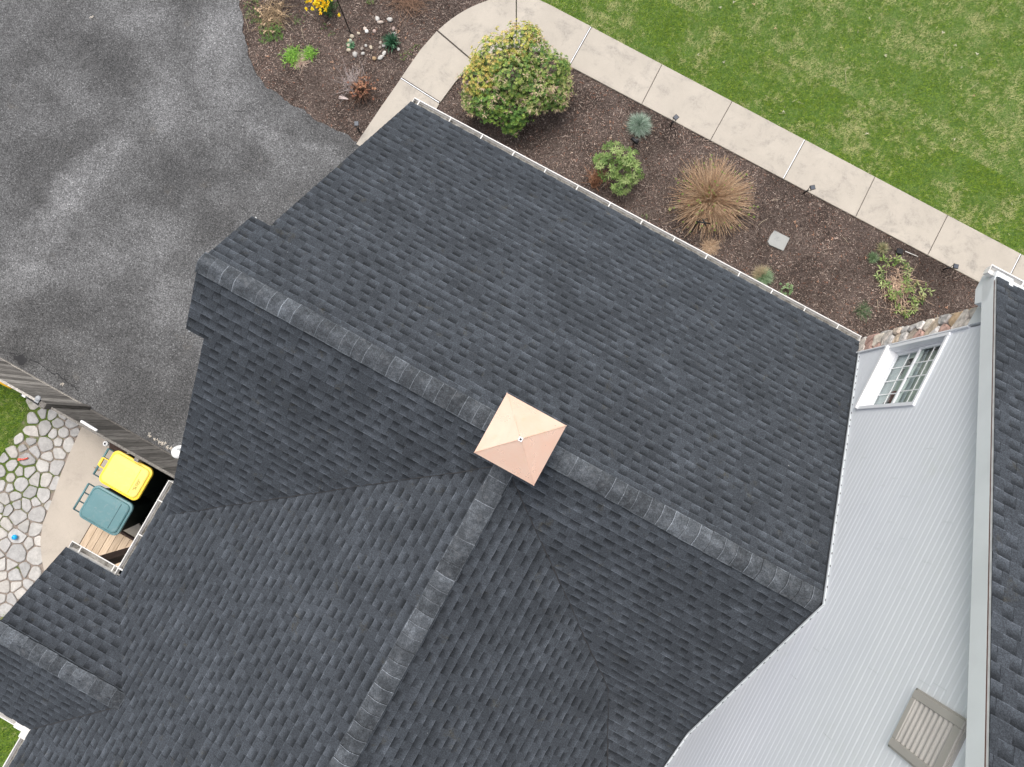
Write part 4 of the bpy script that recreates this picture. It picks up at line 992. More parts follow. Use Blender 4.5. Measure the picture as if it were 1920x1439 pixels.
# white security lamp on the garage gable
sl = empty('security_lamp', (-4.0, -2.86, 3.0), 'round white lamp sticking out from under the left edge of the garage roof', 'lamp')
m = MB(); m.box((-4.01, -2.80, 3.02), (.05, .13, .13), bev=.01); m.build('mount', M['lampw'], sl)
m = MB(); m.tube([(-4.02, -2.80, 3.02), (-4.25, -2.74, 3.10), (-4.47, -2.68, 3.11), (-4.58, -2.76, 3.08)], .038, 10); m.build('arm', M['lampw'], sl)
m = MB(); m.dome((-4.57, -2.84, 3.02), .10, .055, 0, 20, 5); m.loft([[(-4.57+r_*math.cos(a), -2.84+r_*math.sin(a), z) for a in [2*math.pi*q/20 for q in range(20)]] for r_, z in ((.06, 2.90), (.09, 2.94), (.10, 3.02))], 0, True, True)
m.box((-4.565, -2.85, 3.074), (.030, .025, .010), 0, rz=.5); m.build('head', [M['lampw'], M['grey']], sl)

# stepping stone in the bed
m = MB(); pl = [(-.18, -.13), (-.12, -.18), (.19, -.155), (.185, .17), (-.165, .165), (-.19, .02)]
P = lambda f, z: [(2.86+(x*1.0)*f, 6.115+(y*.93)*f, z) for x, y in pl]
m.loft([P(1, -.04), P(1, .012), P(.97, .018)], 0); o = m.build('stepping_stone', M['paver'], None, (2.86, 6.11, 0)); tag(o, 'square grey concrete stepping stone lying alone in the mulch bed', 'stone')

# solar path lights
def pathlight(x, y, dx, dy, label, h=.30):
    root = empty('path_light', (x, y, 0), label, 'garden light', 'solar lights along the sidewalk'); rz = math.atan2(dy, dx)
    m = MB(); m.tube([(x, y, -.05), (x, y, .10), (x+dx*.02, y+dy*.02, .16)], .014, 6, r2=.020); m.build('stake', M['black'], root)
    ux, uy = -math.sin(rz), math.cos(rz)
    for s_ in (1, -1):
        m = MB(); m.tube([(x+dx*.02, y+dy*.02, .15), (x+dx*.03+ux*s_*.035, y+dy*.03+uy*s_*.035, .22), (x+dx*.04+ux*s_*.035, y+dy*.04+uy*s_*.035, h)], .007, 5); m.build('bracket', M['black'], root)
    ax = [Vector((math.cos(rz), math.sin(rz), 0)), Vector((ux, uy, 0)), Vector((0, 0, 1))]
    m = MB(); m.box((x+dx*.05, y+dy*.05, h+.012), (.105, .095, .022), 0, axes=ax, bev=.004); m.build('head', M['black'], root)
    m = MB(); m.box((x+dx*.05, y+dy*.05, h+.0255), (.085, .078, .004), 0, axes=ax); m.build('solar_panel', M['solar'], root)
    m = MB(); m.box((x+dx*.065, y+dy*.065, h-.035), (.03, .07, .045), 0, axes=ax, bev=.006); m.build('lamp', M['bright'], root)
pathlight(-.22, 7.21, .3, .95, 'solar light at the sidewalk edge beside the round blue grass tuft')
pathlight(2.87, 7.26, .75, .65, 'solar light at the sidewalk edge between the brown twiggy shrub and the stepping stone')
pathlight(6.12, 7.22, .95, .25, 'solar light at the sidewalk edge nearest the stone corner of the house')
pathlight(-5.84, 3.96, -.5, .85, 'solar light in the mulch by the end of the sidewalk at the driveway')
m = MB(); m.tube([(-.72, 6.47, -.05), (-.71, 6.48, .12)], .012, 6); m.tube([(-.80, 6.52, .13), (-.64, 6.47, .16)], .040, 8); m.box((-.71, 6.52, .15), (.12, .03, .05), rz=.4)
o = m.build('garden_spotlight', M['black'], None, (-.72, 6.48, 0)); tag(o, 'small black spotlight on a stake above the leafy green shrub', 'garden light')
# shepherd hooks
def hook(x, y, h, name, label, curl=1, r=.011, an=0):
    m = MB(); P = [(x, y, -.05), (x+.01, y, h*.5), (x, y, h)]
    for k in range(1, 9):
        a = math.pi*k/8; P.append((x+curl*.09*(1-math.cos(a))*math.cos(an), y+curl*.09*(1-math.cos(a))*math.sin(an), h+.10*math.sin(a)))
    m.tube(P, r, 6); m.tube([(x-.09, y, .02), (x, y, .05), (x+.09, y-.01, .02)], r*.8, 5)
    return m
m = hook(-7.085, 5.744, 1.9, '', '', 1, .013); o = m.build('shepherd_hook', M['black'], None, (-7.085, 5.744, 0)); tag(o, 'tall black metal hook pole rising beside the yellow daffodils', 'hook')
m = hook(1.15, 5.22, 1.15, '', '', 1, .007, .8); m.tube([(1.10, 5.20, 1.17), (1.22, 5.22, 1.24), (1.34, 5.29, 1.17)], .016, 6); m.tube([(1.18, 5.30, 1.17), (1.30, 5.20, 1.20)], .014, 6)
o = m.build('shepherd_hook', M['black'], None, (1.15, 5.22, 0)); tag(o, 'thin black hook pole leaning over the brown twiggy shrub by the gutter', 'hook')
m = MB(); m.box((5.15, 7.11, .01), (.13, .12, .05), 0, rz=.2, bev=.01); m.tube([(5.24, 7.16, .03), (5.52, 7.185, .03)], .007, 6, 1)
o = m.build('fallen_light', [M['black'], M['gutter']], None, (5.3, 7.15, 0)); tag(o, 'knocked over garden light with a white tube lying in the mulch above the perennials', 'garden light')

# ---------------------------------------------------------------- river stones, each on its own
rockdata = [(-6.74, 6.29, .075, .055, 0, 'oval pale stone, left one of the touching pair at the top'), (-6.65, 6.25, .085, .045, 1, 'pinkish oval stone, right one of the touching pair at the top'), (-6.50, 6.40, .075, .06, 0, 'rounded white stone alone at the top right of the ring'),
 (-6.86, 5.97, .055, .045, 1, 'white knobbly stone left of centre, just above the dark patch'), (-6.80, 5.94, .055, .05, 2, 'brightest white stone, right beside the knobbly one'), (-6.66, 6.02, .05, .05, 3, 'dull pink stone above the middle of the ring'),
 (-6.93, 5.82, .05, .035, 4, 'slim cream stone at the left rim of the ring'), (-7.02, 5.70, .065, .055, 4, 'cream stone at the foot of the black hook pole'), (-6.33, 6.26, .05, .05, 3, 'small pink stone right of the dark green leaf clump'),
 (-6.27, 6.16, .055, .065, 0, 'white stone just above the dark green leaf clump'), (-6.42, 5.86, .045, .055, 5, 'grey tan stone left of the dark green leaf clump'), (-6.33, 5.84, .055, .045, 0, 'pale stone touching the dark green leaf clump'),
 (-6.38, 5.77, .045, .045, 5, 'mottled grey stone below the tan one'), (-6.55, 5.68, .06, .04, 4, 'flat cream stone in the centre of the ring'), (-6.66, 5.66, .045, .035, 0, 'tiny white stone left of the centre'), (-6.70, 5.56, .045, .05, 5, 'brownish stone in the lower left of the ring'),
 (-6.63, 5.48, .05, .045, 0, 'white stone at the bottom, above the bare soil'), (-6.77, 5.38, .075, .065, 0, 'large white egg shaped stone at the bottom left'), (-6.93, 5.40, .06, .05, 4, 'cream stone below the pale hyacinth'), (-6.98, 5.49, .05, .045, 4, 'blocky cream stone touching the pale hyacinth'),
 (-6.24, 5.70, .05, .07, 0, 'long white stone below the dark green leaf clump'), (-6.26, 5.58, .055, .085, 0, 'longest white stone at the bottom right of the ring'), (-6.37, 5.50, .06, .05, 6, 'orange tan stone at the lowest point of the ring'), (-6.02, 5.92, .05, .04, 0, 'grey white stone far right, apart from the ring'),
 (-7.03, 5.58, .045, .04, 6, 'orange brown stone tucked between hook pole and hyacinth')]
rcol = [(.62, .60, .56), (.66, .56, .48), (.80, .78, .74), (.52, .40, .35), (.60, .52, .40), (.42, .36, .31), (.55, .38, .22)]
rr = random.Random(14)
for x, y, a, b, ci, lab in rockdata:
    a *= .86; b *= .86; m = MB(); ang = rr.uniform(-.6, .6); hz = min(a, b)*.7; rings = []; ca, sa = math.cos(ang), math.sin(ang); sd_ = rr.random()*50
    for k in range(1, 7):
        t = math.pi*k/7; ring = []
        for q in range(12):
            p = Vector((math.sin(t)*math.cos(q*math.pi/6), math.sin(t)*math.sin(q*math.pi/6), -math.cos(t))); f = 1+.28*mnoise.noise(p*1.3+Vector((sd_, 0, 0)))
            u, v_ = p.x*a*f*.95, p.y*b*f*.95; ring.append((x+u*ca-v_*sa, y+u*sa+v_*ca, .0+p.z*hz*f))
        rings.append(ring)
    t = rr.uniform(.72, .98); m.loft(rings, 0, True, True, 1, tuple(c*t for c in rcol[ci]))
    o = m.build('river_stone', M['stone'], None, (x, y, 0)); tag(o, lab, 'stone', 'river stones ringed in the mulch bed by the driveway')

# ================================================================ PLANTS
def leafset(pos, dirs, up, L, Wd, col, droop=.15):
    """pointed leaves: 6-vertex blades as two quads"""
    n = len(pos); s = np.cross(dirs, up); s /= np.linalg.norm(s, axis=1, keepdims=True)+1e-9; nn = np.cross(s, dirs)
    L = L[:, None]; Wd = Wd[:, None]
    b = pos; m1 = pos+dirs*L*.55+nn*L*.06; tip = pos+dirs*L-nn*L*droop
    V = np.stack([b, m1+s*Wd/2-nn*Wd*.12, tip, m1-s*Wd/2-nn*Wd*.12, m1+nn*Wd*.15], 1).reshape(-1, 3)
    base = np.arange(n)[:, None]*5; F = np.concatenate([base+np.array([[0, 1, 4]]), base+np.array([[1, 2, 4]]), base+np.array([[2, 3, 4]]), base+np.array([[3, 0, 4]])]); c4 = np.concatenate([col]*4)
    return V, F, c4
def rosettes(r, cen, nrm, nl, L, Wd, cols, open_=.35, jit=.25):
    P, D, U, LL, WW, CC = [], [], [], [], [], []
    for c, n, col in zip(cen, nrm, cols):
        n = n/np.linalg.norm(n); a = np.cross(n, [.3, .2, .9]); a /= np.linalg.norm(a); b = np.cross(n, a); k = max(3, int(nl*r.uniform(.7, 1.2))); ph = r.uniform(0, 6.28)
        for i in range(k):
            t = ph+i*2.4; o = open_*r.uniform(.5, 1.5)+.25*(i/k); d = a*math.cos(t)+b*math.sin(t)+n*o; d += r.normal(0, jit, 3)*.4; d /= np.linalg.norm(d)
            P.append(c); D.append(d); U.append(n); LL.append(L*r.uniform(.7, 1.15)); WW.append(Wd*r.uniform(.8, 1.2)); CC.append(np.array(col)*r.uniform(.8, 1.2))
    return leafset(np.array(P), np.array(D), np.array(U), np.array(LL), np.array(WW), np.array(CC))
def twigs(r, pts_list, rad, col, name, parent, mat=None, n=4):
    m = MB()
    for pts in pts_list: m.tube(pts, rad*r.uniform(.7, 1.2), n, 0, tuple(np.array(col)*r.uniform(.7, 1.3)), r2=rad*.4, smooth=False)
    return m.build(name, mat or M['stem'], parent)

# ---- large variegated evergreen by the walk
r = np.random.default_rng(40)
BL = [(-3.84, 6.26, 1.00, .42, 'y'), (-3.58, 6.77, 1.00, .33, 'y'), (-3.26, 6.73, .95, .30, 'g'), (-2.86, 6.67, .85, .33, 'g'), (-2.54, 6.59, .60, .22, 'p'), (-3.94, 5.80, .85, .33, 'y'), (-3.90, 5.46, .50, .21, 'p'),
      (-3.54, 5.61, .70, .40, 'd'), (-3.06, 5.71, .65, .35, 'd'), (-3.07, 5.50, .35, .20, 'd'), (-2.90, 6.09, .80, .36, 'p'), (-2.64, 6.35, .60, .30, 'p'), (-3.38, 6.05, 1.05, .40, 'g'), (-3.44, 6.98, 1.0, .20, 'y'), (-4.22, 6.20, .62, .16, 'y'), (-2.66, 6.98, .55, .10, 'd'), (-4.12, 5.56, .5, .12, 'p'), (-2.42, 6.30, .5, .14, 'p')]
bush = empty('evergreen_shrub', (-3.3, 6.15, 0), 'large rounded evergreen shrub with yellow green leaves and drooping pink buds at the sidewalk bend', 'shrub')
PAL = {'y': [(.50, .42, .09), (.38, .37, .08), (.48, .33, .09), (.20, .27, .05), (.30, .32, .06), (.52, .40, .12)], 'g': [(.16, .24, .05), (.25, .31, .06), (.10, .18, .04), (.32, .33, .10)], 'd': [(.10, .19, .035), (.07, .13, .03), (.17, .27, .05), (.25, .33, .06)], 'p': [(.16, .25, .05), (.24, .31, .07), (.10, .17, .04), (.33, .33, .11)]}
cen, nrm, cols, fl = [], [], [], []
for x, y, z, R_, kd in BL:
    n = int(270*R_*R_/.12*1.25)+60
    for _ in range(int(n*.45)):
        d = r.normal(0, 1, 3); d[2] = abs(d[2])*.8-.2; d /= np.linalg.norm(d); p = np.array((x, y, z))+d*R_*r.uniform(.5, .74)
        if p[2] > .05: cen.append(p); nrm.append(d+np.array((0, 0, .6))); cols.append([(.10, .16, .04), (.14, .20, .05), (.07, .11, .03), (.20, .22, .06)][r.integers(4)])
    for _ in range(n):
        d = r.normal(0, 1, 3); d[2] = abs(d[2])*.9-.25 if r.random() < .85 else d[2]*.6; d /= np.linalg.norm(d); q = R_*r.uniform(.84, 1.06)*(1+.48*mnoise.noise(Vector((x*3+d[0]*3.4, y*3+d[1]*3.4, d[2]*3.4))))
        p = np.array((x, y, z))+d*q*np.array((1, 1, .85))
        if p[2] < .05: continue
        inner = any((p[0]-a)**2+(p[1]-b)**2+((p[2]-c)/.85)**2 < (R2*.62)**2 for a, b, c, R2, _k in BL)
        if inner: continue
        nn = d+np.array((0, 0, .55)); cl = PAL[kd][r.integers(len(PAL[kd]))]
        if mnoise.noise(Vector((p[0]*3.2, p[1]*3.2, p[2]*3.2))) > .40 or mnoise.noise(Vector((p[0]*8, p[1]*8, p[2]*8+4))) > .46: continue            # gaps in the crown
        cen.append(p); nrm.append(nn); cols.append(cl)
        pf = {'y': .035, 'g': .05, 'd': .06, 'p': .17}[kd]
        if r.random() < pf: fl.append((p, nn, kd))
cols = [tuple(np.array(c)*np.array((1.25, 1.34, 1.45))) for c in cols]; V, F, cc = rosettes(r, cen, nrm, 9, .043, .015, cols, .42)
fastmesh('foliage', V-np.array((-3.3, 6.15, 0)), F, cc, M['leaf'], bush)
P, D, U, LL, WW, CC = [], [], [], [], [], []
for p, nn, kd in fl:
    nn = nn/np.linalg.norm(nn); k = r.integers(5, 10); base = p+nn*.02
    for i in range(k):
        a = r.uniform(0, 6.28); d = np.array((math.cos(a), math.sin(a), r.uniform(-.5, .35)))+nn*.25; d /= np.linalg.norm(d)
        P.append(base); D.append(d); U.append(nn); LL.append(r.uniform(.06, .105)); WW.append(r.uniform(.010, .018)); CC.append(np.array([(.62, .46, .32), (.66, .52, .34), (.58, .38, .28), (.55, .50, .26)][r.integers(4)])*r.uniform(.8, 1.15))
V, F, cc = leafset(np.array(P), np.array(D), np.array(U), np.array(LL), np.array(WW), np.array(CC), .3); fastmesh('flower_tassels', V-np.array((-3.3, 6.15, 0)), F, cc, M['leaf'], bush)
bp = []
for x, y, z, R_, kd in BL:
    for _ in range(5):
        a = r.uniform(0, 6.28); e = np.array((x+R_*.75*math.cos(a), y+R_*.75*math.sin(a), z+R_*r.uniform(-.1, .5))); b = np.array((-3.3+r.normal(0, .1), 6.15+r.normal(0, .1), 0)); mid = b*.5+np.array((x, y, z))*.5+r.normal(0, .06, 3); bp.append([tuple(b), tuple(mid), tuple(np.array((x, y, z))*.9+e*.1), tuple(e)])
twigs(r, bp, .013, (.22, .18, .15), 'branches', bush, n=5)

# ---- leafy shrub with star shaped leaf whorls
shr = empty('leafy_shrub', (-.75, 5.75, 0), 'rounded light green shrub with star shaped whorls of long leaves', 'shrub')
SL = [(-.97, 5.93, .42, .22), (-.64, 5.98, .42, .21), (-.91, 5.65, .40, .25), (-.53, 5.70, .40, .25), (-.52, 5.52, .26, .20), (-1.12, 5.72, .34, .13), (-.40, 5.86, .30, .16)]
cen, nrm, cols = [], [], []
for x, y, z, R_ in SL:
    for _ in range(int(22*R_/.2)):
        d = r.normal(0, 1, 3); d[2] = abs(d[2])-.15; d /= np.linalg.norm(d); p = np.array((x, y, z))+d*R_*r.uniform(.75, 1.0)*np.array((1, 1, .8)); cen.append(p); nrm.append(d+np.array((0, 0, .7))); cols.append([(.17, .27, .07), (.26, .36, .11), (.12, .20, .05), (.32, .40, .15)][r.integers(4)])
V, F, cc = rosettes(r, cen, nrm, 9, .105, .025, cols, .28, .10); fastmesh('foliage', V-np.array((-.75, 5.75, 0)), F, cc, M['leaf'], shr)
twigs(r, [[(-.75, 5.75, 0), (-.75+dx*.5, 5.75+dy*.5, .22), (-.75+dx, 5.75+dy, .42)] for dx, dy in [(r.normal(0, .22), r.normal(0, .2)) for _ in range(16)]], .010, (.20, .15, .11), 'branches', shr)
dead = empty('dead_twig_plant', (-1.05, 5.36, 0), 'tangle of reddish brown dead twigs against the leafy green shrub', 'plant')
twigs(r, [[(-1.02+r.normal(0, .02), 5.30+r.normal(0, .02), 0), (-1.04+r.normal(0, .07), 5.40+r.normal(0, .08), r.uniform(.12, .25)), (-1.06+r.normal(0, .13), 5.46+r.normal(0, .14), r.uniform(.2, .45))] for _ in range(110)], .0055, (.30, .155, .09), 'twigs', dead)

# ---- big brown twiggy shrub
tw = empty('twiggy_shrub', (1.23, 6.17, 0), 'large dome of bare tan brown twigs in the middle of the mulch bed', 'shrub')
L_ = []; lv = []
for i in range(1350):
    a = r.uniform(0, 6.28); el = math.acos(r.uniform(.12, .98)); Ln = r.uniform(.66, 1.05)*(.88+.16*math.sin(el)); b = np.array((1.23+r.normal(0, .055), 6.17+r.normal(0, .055), 0))
    d = np.array((math.sin(el)*math.cos(a), math.sin(el)*math.sin(a), math.cos(el))); e = b+d*Ln*np.array((.92, .92, .80)); mid = b+d*Ln*.5*np.array((.8, .8, .95))+r.normal(0, .022, 3); q3 = b+d*Ln*.78*np.array((.9, .9, .86))+r.normal(0, .025, 3)
    if e[2] < .03: e[2] = .03
    L_.append([tuple(b), tuple(mid), tuple(q3), tuple(e)])
    if r.random() < .10: lv.append(e if r.random() < .5 else mid)
half = len(L_)//2
twigs(r, L_[:half], .0048, (.41, .265, .165), 'twigs', tw); twigs(r, L_[half:], .0046, (.56, .41, .27), 'pale_twigs', tw)
V, F, cc = rosettes(r, lv, [np.array((0, 0, 1.))+r.normal(0, .3, 3) for _ in lv], 5, .030, .016, [(.17, .27, .04)]*len(lv)); fastmesh('fresh_leaves', V-np.array((1.23, 6.17, 0)), F, cc, M['leaf'], tw)

# ---- tufts
def tuft(name, x, y, R_, n, cols, label, cat='grass tuft', hh=1.0, wd=.004, mat=None, group=None, spread=1.0, off=None, flat=.15):
    root = empty(name, (x, y, 0), label, cat, group); n = int(n); a = r.uniform(0, 6.28, n); el = np.arccos(r.uniform(flat, 1, n)); L = R_*r.uniform(.75, 1.12, n)
    b = np.c_[r.normal(0, R_*.10*spread, n), r.normal(0, R_*.10*spread, n), np.full(n, -.02)]
    d = np.c_[np.sin(el)*np.cos(a), np.sin(el)*np.sin(a), np.cos(el)*hh]; s = np.c_[-np.sin(a), np.cos(a), np.zeros(n)]*wd*r.uniform(.7, 1.4, (n, 1))
    m1 = b+d*L[:, None]*.55*np.array((.85, .85, 1.15)); t = b+d*L[:, None]*np.array((1, 1, .85))
    V = np.stack([b-s*.7, b+s*.7, m1+s, m1-s, t], 1).reshape(-1, 3); bi = np.arange(n)[:, None]*5
    F = np.concatenate([bi+np.array([[0, 1, 2]]), bi+np.array([[0, 2, 3]]), bi+np.array([[3, 2, 4]])]); ci = r.integers(len(cols), size=n) if off is None else off(d, r)
    col = np.array(cols)[ci]*r.uniform(.75, 1.25, (n, 1)); fastmesh('blades', V, F, np.concatenate([col]*3), mat or M['leaf'], root); return root
FES = [(.24, .33, .25), (.32, .42, .33), (.16, .23, .16), (.42, .50, .42)]
tuft('fescue_tuft', -.80, 6.89, .29, 1500, FES, 'round blue green grass tuft below the sidewalk, near the big evergreen', hh=.85, wd=.0032, group='blue grass tufts in the mulch bed')
tuft('fescue_tuft', 2.91, 5.29, .25, 1200, [(.45, .36, .24), (.38, .33, .20), (.17, .26, .13), (.22, .32, .17), (.30, .40, .24)], 'half tan and half green grass tuft touching the long front gutter', hh=.8, wd=.0032, group='blue grass tufts in the mulch bed', off=lambda d, r: np.where(d[:, 0]*.6+d[:, 1]*.4-d[:, 0]*1.4 > .12+r.normal(0, .15, len(d)), r.integers(0, 2, len(d)), r.integers(2, 5, len(d))))
tuft('fescue_tuft', 4.82, 7.00, .16, 260, [(.34, .30, .17), (.15, .21, .09), (.40, .34, .20)], 'small tan and green grass tuft at the top left of the low perennials', hh=.8, group='blue grass tufts in the mulch bed')
tuft('fescue_tuft', 4.74, 6.74, .15, 240, [(.13, .20, .10), (.18, .26, .13)], 'small dull green grass tuft just left of the low perennials', hh=.8, group='blue grass tufts in the mulch bed')
tuft('low_sprig', 5.05, 5.65, .20, 190, [(.08, .13, .06), (.12, .17, .08), (.20, .18, .13)], 'sparse dark green sprig alone in the mulch near the stone corner', 'plant', .5, .006, spread=2.2)
tuft('dried_tuft', 1.69, 5.33, .21, 420, [(.48, .34, .22), (.56, .42, .29), (.34, .22, .13)], 'flattened straw coloured dead tuft between the twiggy shrub and the gutter', 'plant', .35, .0045, spread=2.2)
def leafy(name, pts, R_, nr, nl, L, Wd, cols, label, cat='plant', z=.05, lift=.6, open_=.5):
    cx_, cy_ = sum(p[0] for p in pts)/len(pts), sum(p[1] for p in pts)/len(pts); root = empty(name, (cx_, cy_, 0), label, cat); cen, nrm, cc = [], [], []
    for x, y in pts:
        for _ in range(nr):
            a = r.uniform(0, 6.28); q = R_*math.sqrt(r.random()); cen.append(np.array((x+q*math.cos(a), y+q*math.sin(a), z*r.uniform(.1, 1.6)))); nrm.append(np.array((math.cos(a)*.5, math.sin(a)*.5, lift+.4))); cc.append(cols[r.integers(len(cols))])
    V, F, c4 = rosettes(r, cen, nrm, nl, L, Wd, cc, open_, .4); fastmesh('leaves', V-np.array((cx_, cy_, 0)), F, c4, M['leaf'], root); return root
leafy('small_leafy_plant', [(3.43, 5.27)], .15, 26, 6, .045, .016, [(.24, .38, .16), (.34, .48, .24), (.16, .28, .12)], 'little mint green plant tucked against the gutter beside the half tan tuft', z=.07)
leafy('seedling', [(.62, 5.62)], .02, 2, 6, .06, .012, [(.40, .42, .14)], 'tiny pale star shaped seedling in the mulch left of the twiggy shrub')
leafy('seedling', [(.18, 5.18)], .10, 5, 5, .045, .012, [(.16, .24, .08), (.24, .32, .12)], 'thin green weed in the mulch close to the gutter below the leafy shrub')
PER = [(4.95, 6.76), (5.08, 6.86), (5.25, 6.90), (5.45, 6.84), (5.52, 6.66), (5.00, 6.55), (5.04, 6.38), (5.20, 6.30), (5.55, 6.50), (5.68, 6.40), (5.52, 6.25), (5.72, 6.60), (5.82, 6.30), (5.95, 6.42), (5.98, 6.60), (5.60, 6.02), (5.46, 6.12), (5.80, 6.04), (5.92, 6.16), (5.36, 6.20)]
per = leafy('perennial_clump', PER, .085, 4, 5, .115, .028, [(.17, .27, .06), (.27, .36, .11), (.11, .19, .05), (.40, .46, .20), (.34, .32, .14)], 'sprawling ring of light green strap leaves near the stone corner of the house', z=.06, open_=.35)
tp = [[(x+r.normal(0, .15), y+r.normal(0, .15), .01), (x+r.normal(0, .2), y+r.normal(0, .2), r.uniform(.02, .07)), (x+r.normal(0, .25), y+r.normal(0, .25), r.uniform(.01, .05))] for x, y in [(5.35, 6.55), (5.5, 6.45), (5.3, 6.4), (5.6, 6.3), (5.45, 6.6), (5.7, 6.2)] for _ in range(11)]
o = twigs(r, tp, .0050, (.60, .44, .32), 'dead_stalks', per); o.location = (0, 0, 0)

# ---- bed by the driveway
daf = empty('daffodil_clump', (-7.76, 5.95, 0), 'clump of bright yellow daffodils at the top edge of the driveway bed', 'flowers')
n = 150; P = np.c_[-7.76+r.normal(0, .09, n), 5.97+r.normal(0, .08, n), np.zeros(n)]; D = np.c_[r.normal(0, .35, n), r.normal(0, .35, n), np.ones(n)]; D /= np.linalg.norm(D, axis=1, keepdims=True)
V, F, cc = leafset(P, D, np.c_[r.normal(0, 1, n), r.normal(0, 1, n), np.zeros(n)], r.uniform(.25, .36, n), np.full(n, .014), np.array([(.07, .17, .05)])*r.uniform(.7, 1.4, (n, 1)), .2); fastmesh('leaves', V-np.array((-7.76, 5.95, 0)), F, cc, M['leaf'], daf)
cen = [np.array((-7.80+r.normal(0, .15), 5.86+r.normal(0, .10), r.uniform(.26, .38))) for _ in range(34)]; nrm = [np.array((r.normal(0, .6), r.normal(0, .6)-.2, .8)) for _ in cen]
V, F, cc = rosettes(r, cen, nrm, 7, .052, .030, [(.95, .78, .03) if r.random() < .8 else (.98, .62, .01) for _ in cen], .2, .1); fastmesh('flower_foliage', V-np.array((-7.76, 5.95, 0)), F, cc, M['leaf'], daf)
m = MB()
for c_, n_ in zip(cen, nrm): v_ = Vector(n_).normalized(); m.tube([Vector(c_), Vector(c_)+v_*.03], .011, 7, 0, (.98, .55, .01), r2=.016)
tr = m.build('trumpets', M['leaf'], daf); tr['kind'] = 'stuff'
tuft('green_grass_clump', -7.90, 4.72, .17, 330, [(.20, .40, .05), (.28, .50, .08), (.13, .28, .04)], 'bright green grassy clump, left half of the pair near the drive', 'plant', .6, .0065, spread=4.5)
tuft('green_grass_clump', -7.64, 4.93, .13, 230, [(.20, .40, .05), (.28, .50, .08), (.13, .28, .04)], 'bright green grassy clump, smaller right half of the pair near the drive', 'plant', .6, .0065, spread=4.5)
tuft('straw_patch', -7.70, 4.72, .20, 300, [(.48, .36, .28), (.58, .46, .36), (.38, .26, .20)], 'pale straw lying between the two bright green clumps', 'plant', .25, .004, spread=2.5, flat=.02)
leafy('weed_patch', [(-8.62, 4.80), (-8.50, 4.92), (-8.72, 4.98), (-8.40, 4.98), (-8.55, 5.08)], .16, 34, 6, .038, .011, [(.10, .19, .04), (.16, .26, .05), (.12, .22, .06)], 'dull green weeds spreading over the bed beside the driveway edge', 'weeds', .03)
leafy('weed_patch', [(-9.05, 5.05), (-9.2, 5.25), (-9.3, 5.55), (-9.15, 5.75)], .16, 30, 6, .038, .011, [(.10, .17, .04), (.17, .24, .06), (.13, .20, .07)], 'patch of green weeds right at the driveway edge in the top corner of the bed', 'weeds', .03)
leafy('weed_patch', [(-8.30, 5.40), (-8.18, 5.50)], .13, 8, 6, .035, .010, [(.12, .18, .06), (.18, .23, .09)], 'thin greyish green weeds in the middle of the bed left of the daffodils', 'weeds', .03)
leafy('weed_patch', [(-7.06, 6.50), (-7.0, 6.62)], .09, 9, 6, .04, .012, [(.13, .20, .05), (.22, .28, .10)], 'small green weed at the top edge right of the hook pole', 'weeds', .04)
leafy('weed_patch', [(-5.78, 5.98), (-5.72, 6.12), (-5.86, 5.84)], .10, 9, 6, .03, .010, [(.12, .17, .05), (.17, .22, .07)], 'low green weeds hugging the curved sidewalk edge', 'weeds', .02)
leafy('weed_patch', [(-7.66, 5.62), (-7.40, 5.55)], .10, 5, 6, .035, .012, [(.09, .15, .05), (.15, .21, .07)], 'dark green leaves in the mulch just below the daffodils', 'weeds', .02)
dp = empty('dead_perennial', (-8.70, 5.25, 0), 'tangle of tan dead stalks and leaves over the weeds in the driveway bed', 'plant')
twigs(r, [[(-8.72+r.normal(0, .17), 5.22+r.normal(0, .22), .02), (-8.70+r.normal(0, .2), 5.25+r.normal(0, .24), r.uniform(.03, .12)), (-8.70+r.normal(0, .24), 5.25+r.normal(0, .28), r.uniform(.01, .10))] for _ in range(75)], .0040, (.42, .31, .19), 'stalks', dp)
cen = [np.array((-8.75+r.normal(0, .2), 5.35+r.normal(0, .22), .06)) for _ in range(16)]; V, F, cc = rosettes(r, cen, [np.array((0, 0, 1.))]*16, 3, .06, .035, [(.58, .42, .26)]*16); fastmesh('dead_leaves', V-np.array((-8.70, 5.25, 0)), F, cc, M['leaf'], dp)
rp = empty('dead_perennial', (-6.40, 6.95, 0), 'reddish brown dead stalks matted at the top edge left of the sidewalk bend', 'plant')
twigs(r, [[(-6.40+r.normal(0, .22), 6.92+r.normal(0, .16), .02), (-6.40+r.normal(0, .25), 6.92+r.normal(0, .2), r.uniform(.03, .12)), (-6.35+r.normal(0, .3), 6.9+r.normal(0, .22), r.uniform(.01, .08))] for _ in range(90)], .0040, (.30, .19, .13), 'stalks', rp)
tuft('hyacinth', -6.95, 5.52, .11, 60, [(.10, .26, .12), (.16, .34, .18)], 'little hyacinth with pale flower head and broad green leaves by the hook pole', 'flower', .6, .012, spread=1.2)
m = MB(); m.loft([[(-6.94+q*math.cos(a), 5.55+q*math.sin(a), z) for a in [k*.785 for k in range(8)]] for q, z in ((.02, .05), (.035, .08), (.036, .13), (.015, .17))], 0, True, True, 1, (.66, .74, .60)); hy = [o for o in bpy.data.objects if o.name.startswith('hyacinth')][0]; m.build('flower_head', M['leaf'], hy)
tuft('dark_leaf_clump', -6.22, 5.98, .21, 130, [(.035, .12, .06), (.06, .17, .09), (.10, .20, .12), (.03, .08, .04)], 'dark green upright leaf clump inside the ring of white stones', 'plant', 1.3, .010, spread=2.0)
hyd = empty('cut_back_shrub', (-6.24, 4.71, 0), 'cut back shrub stump of rusty dried flower heads and pale stems', 'shrub')
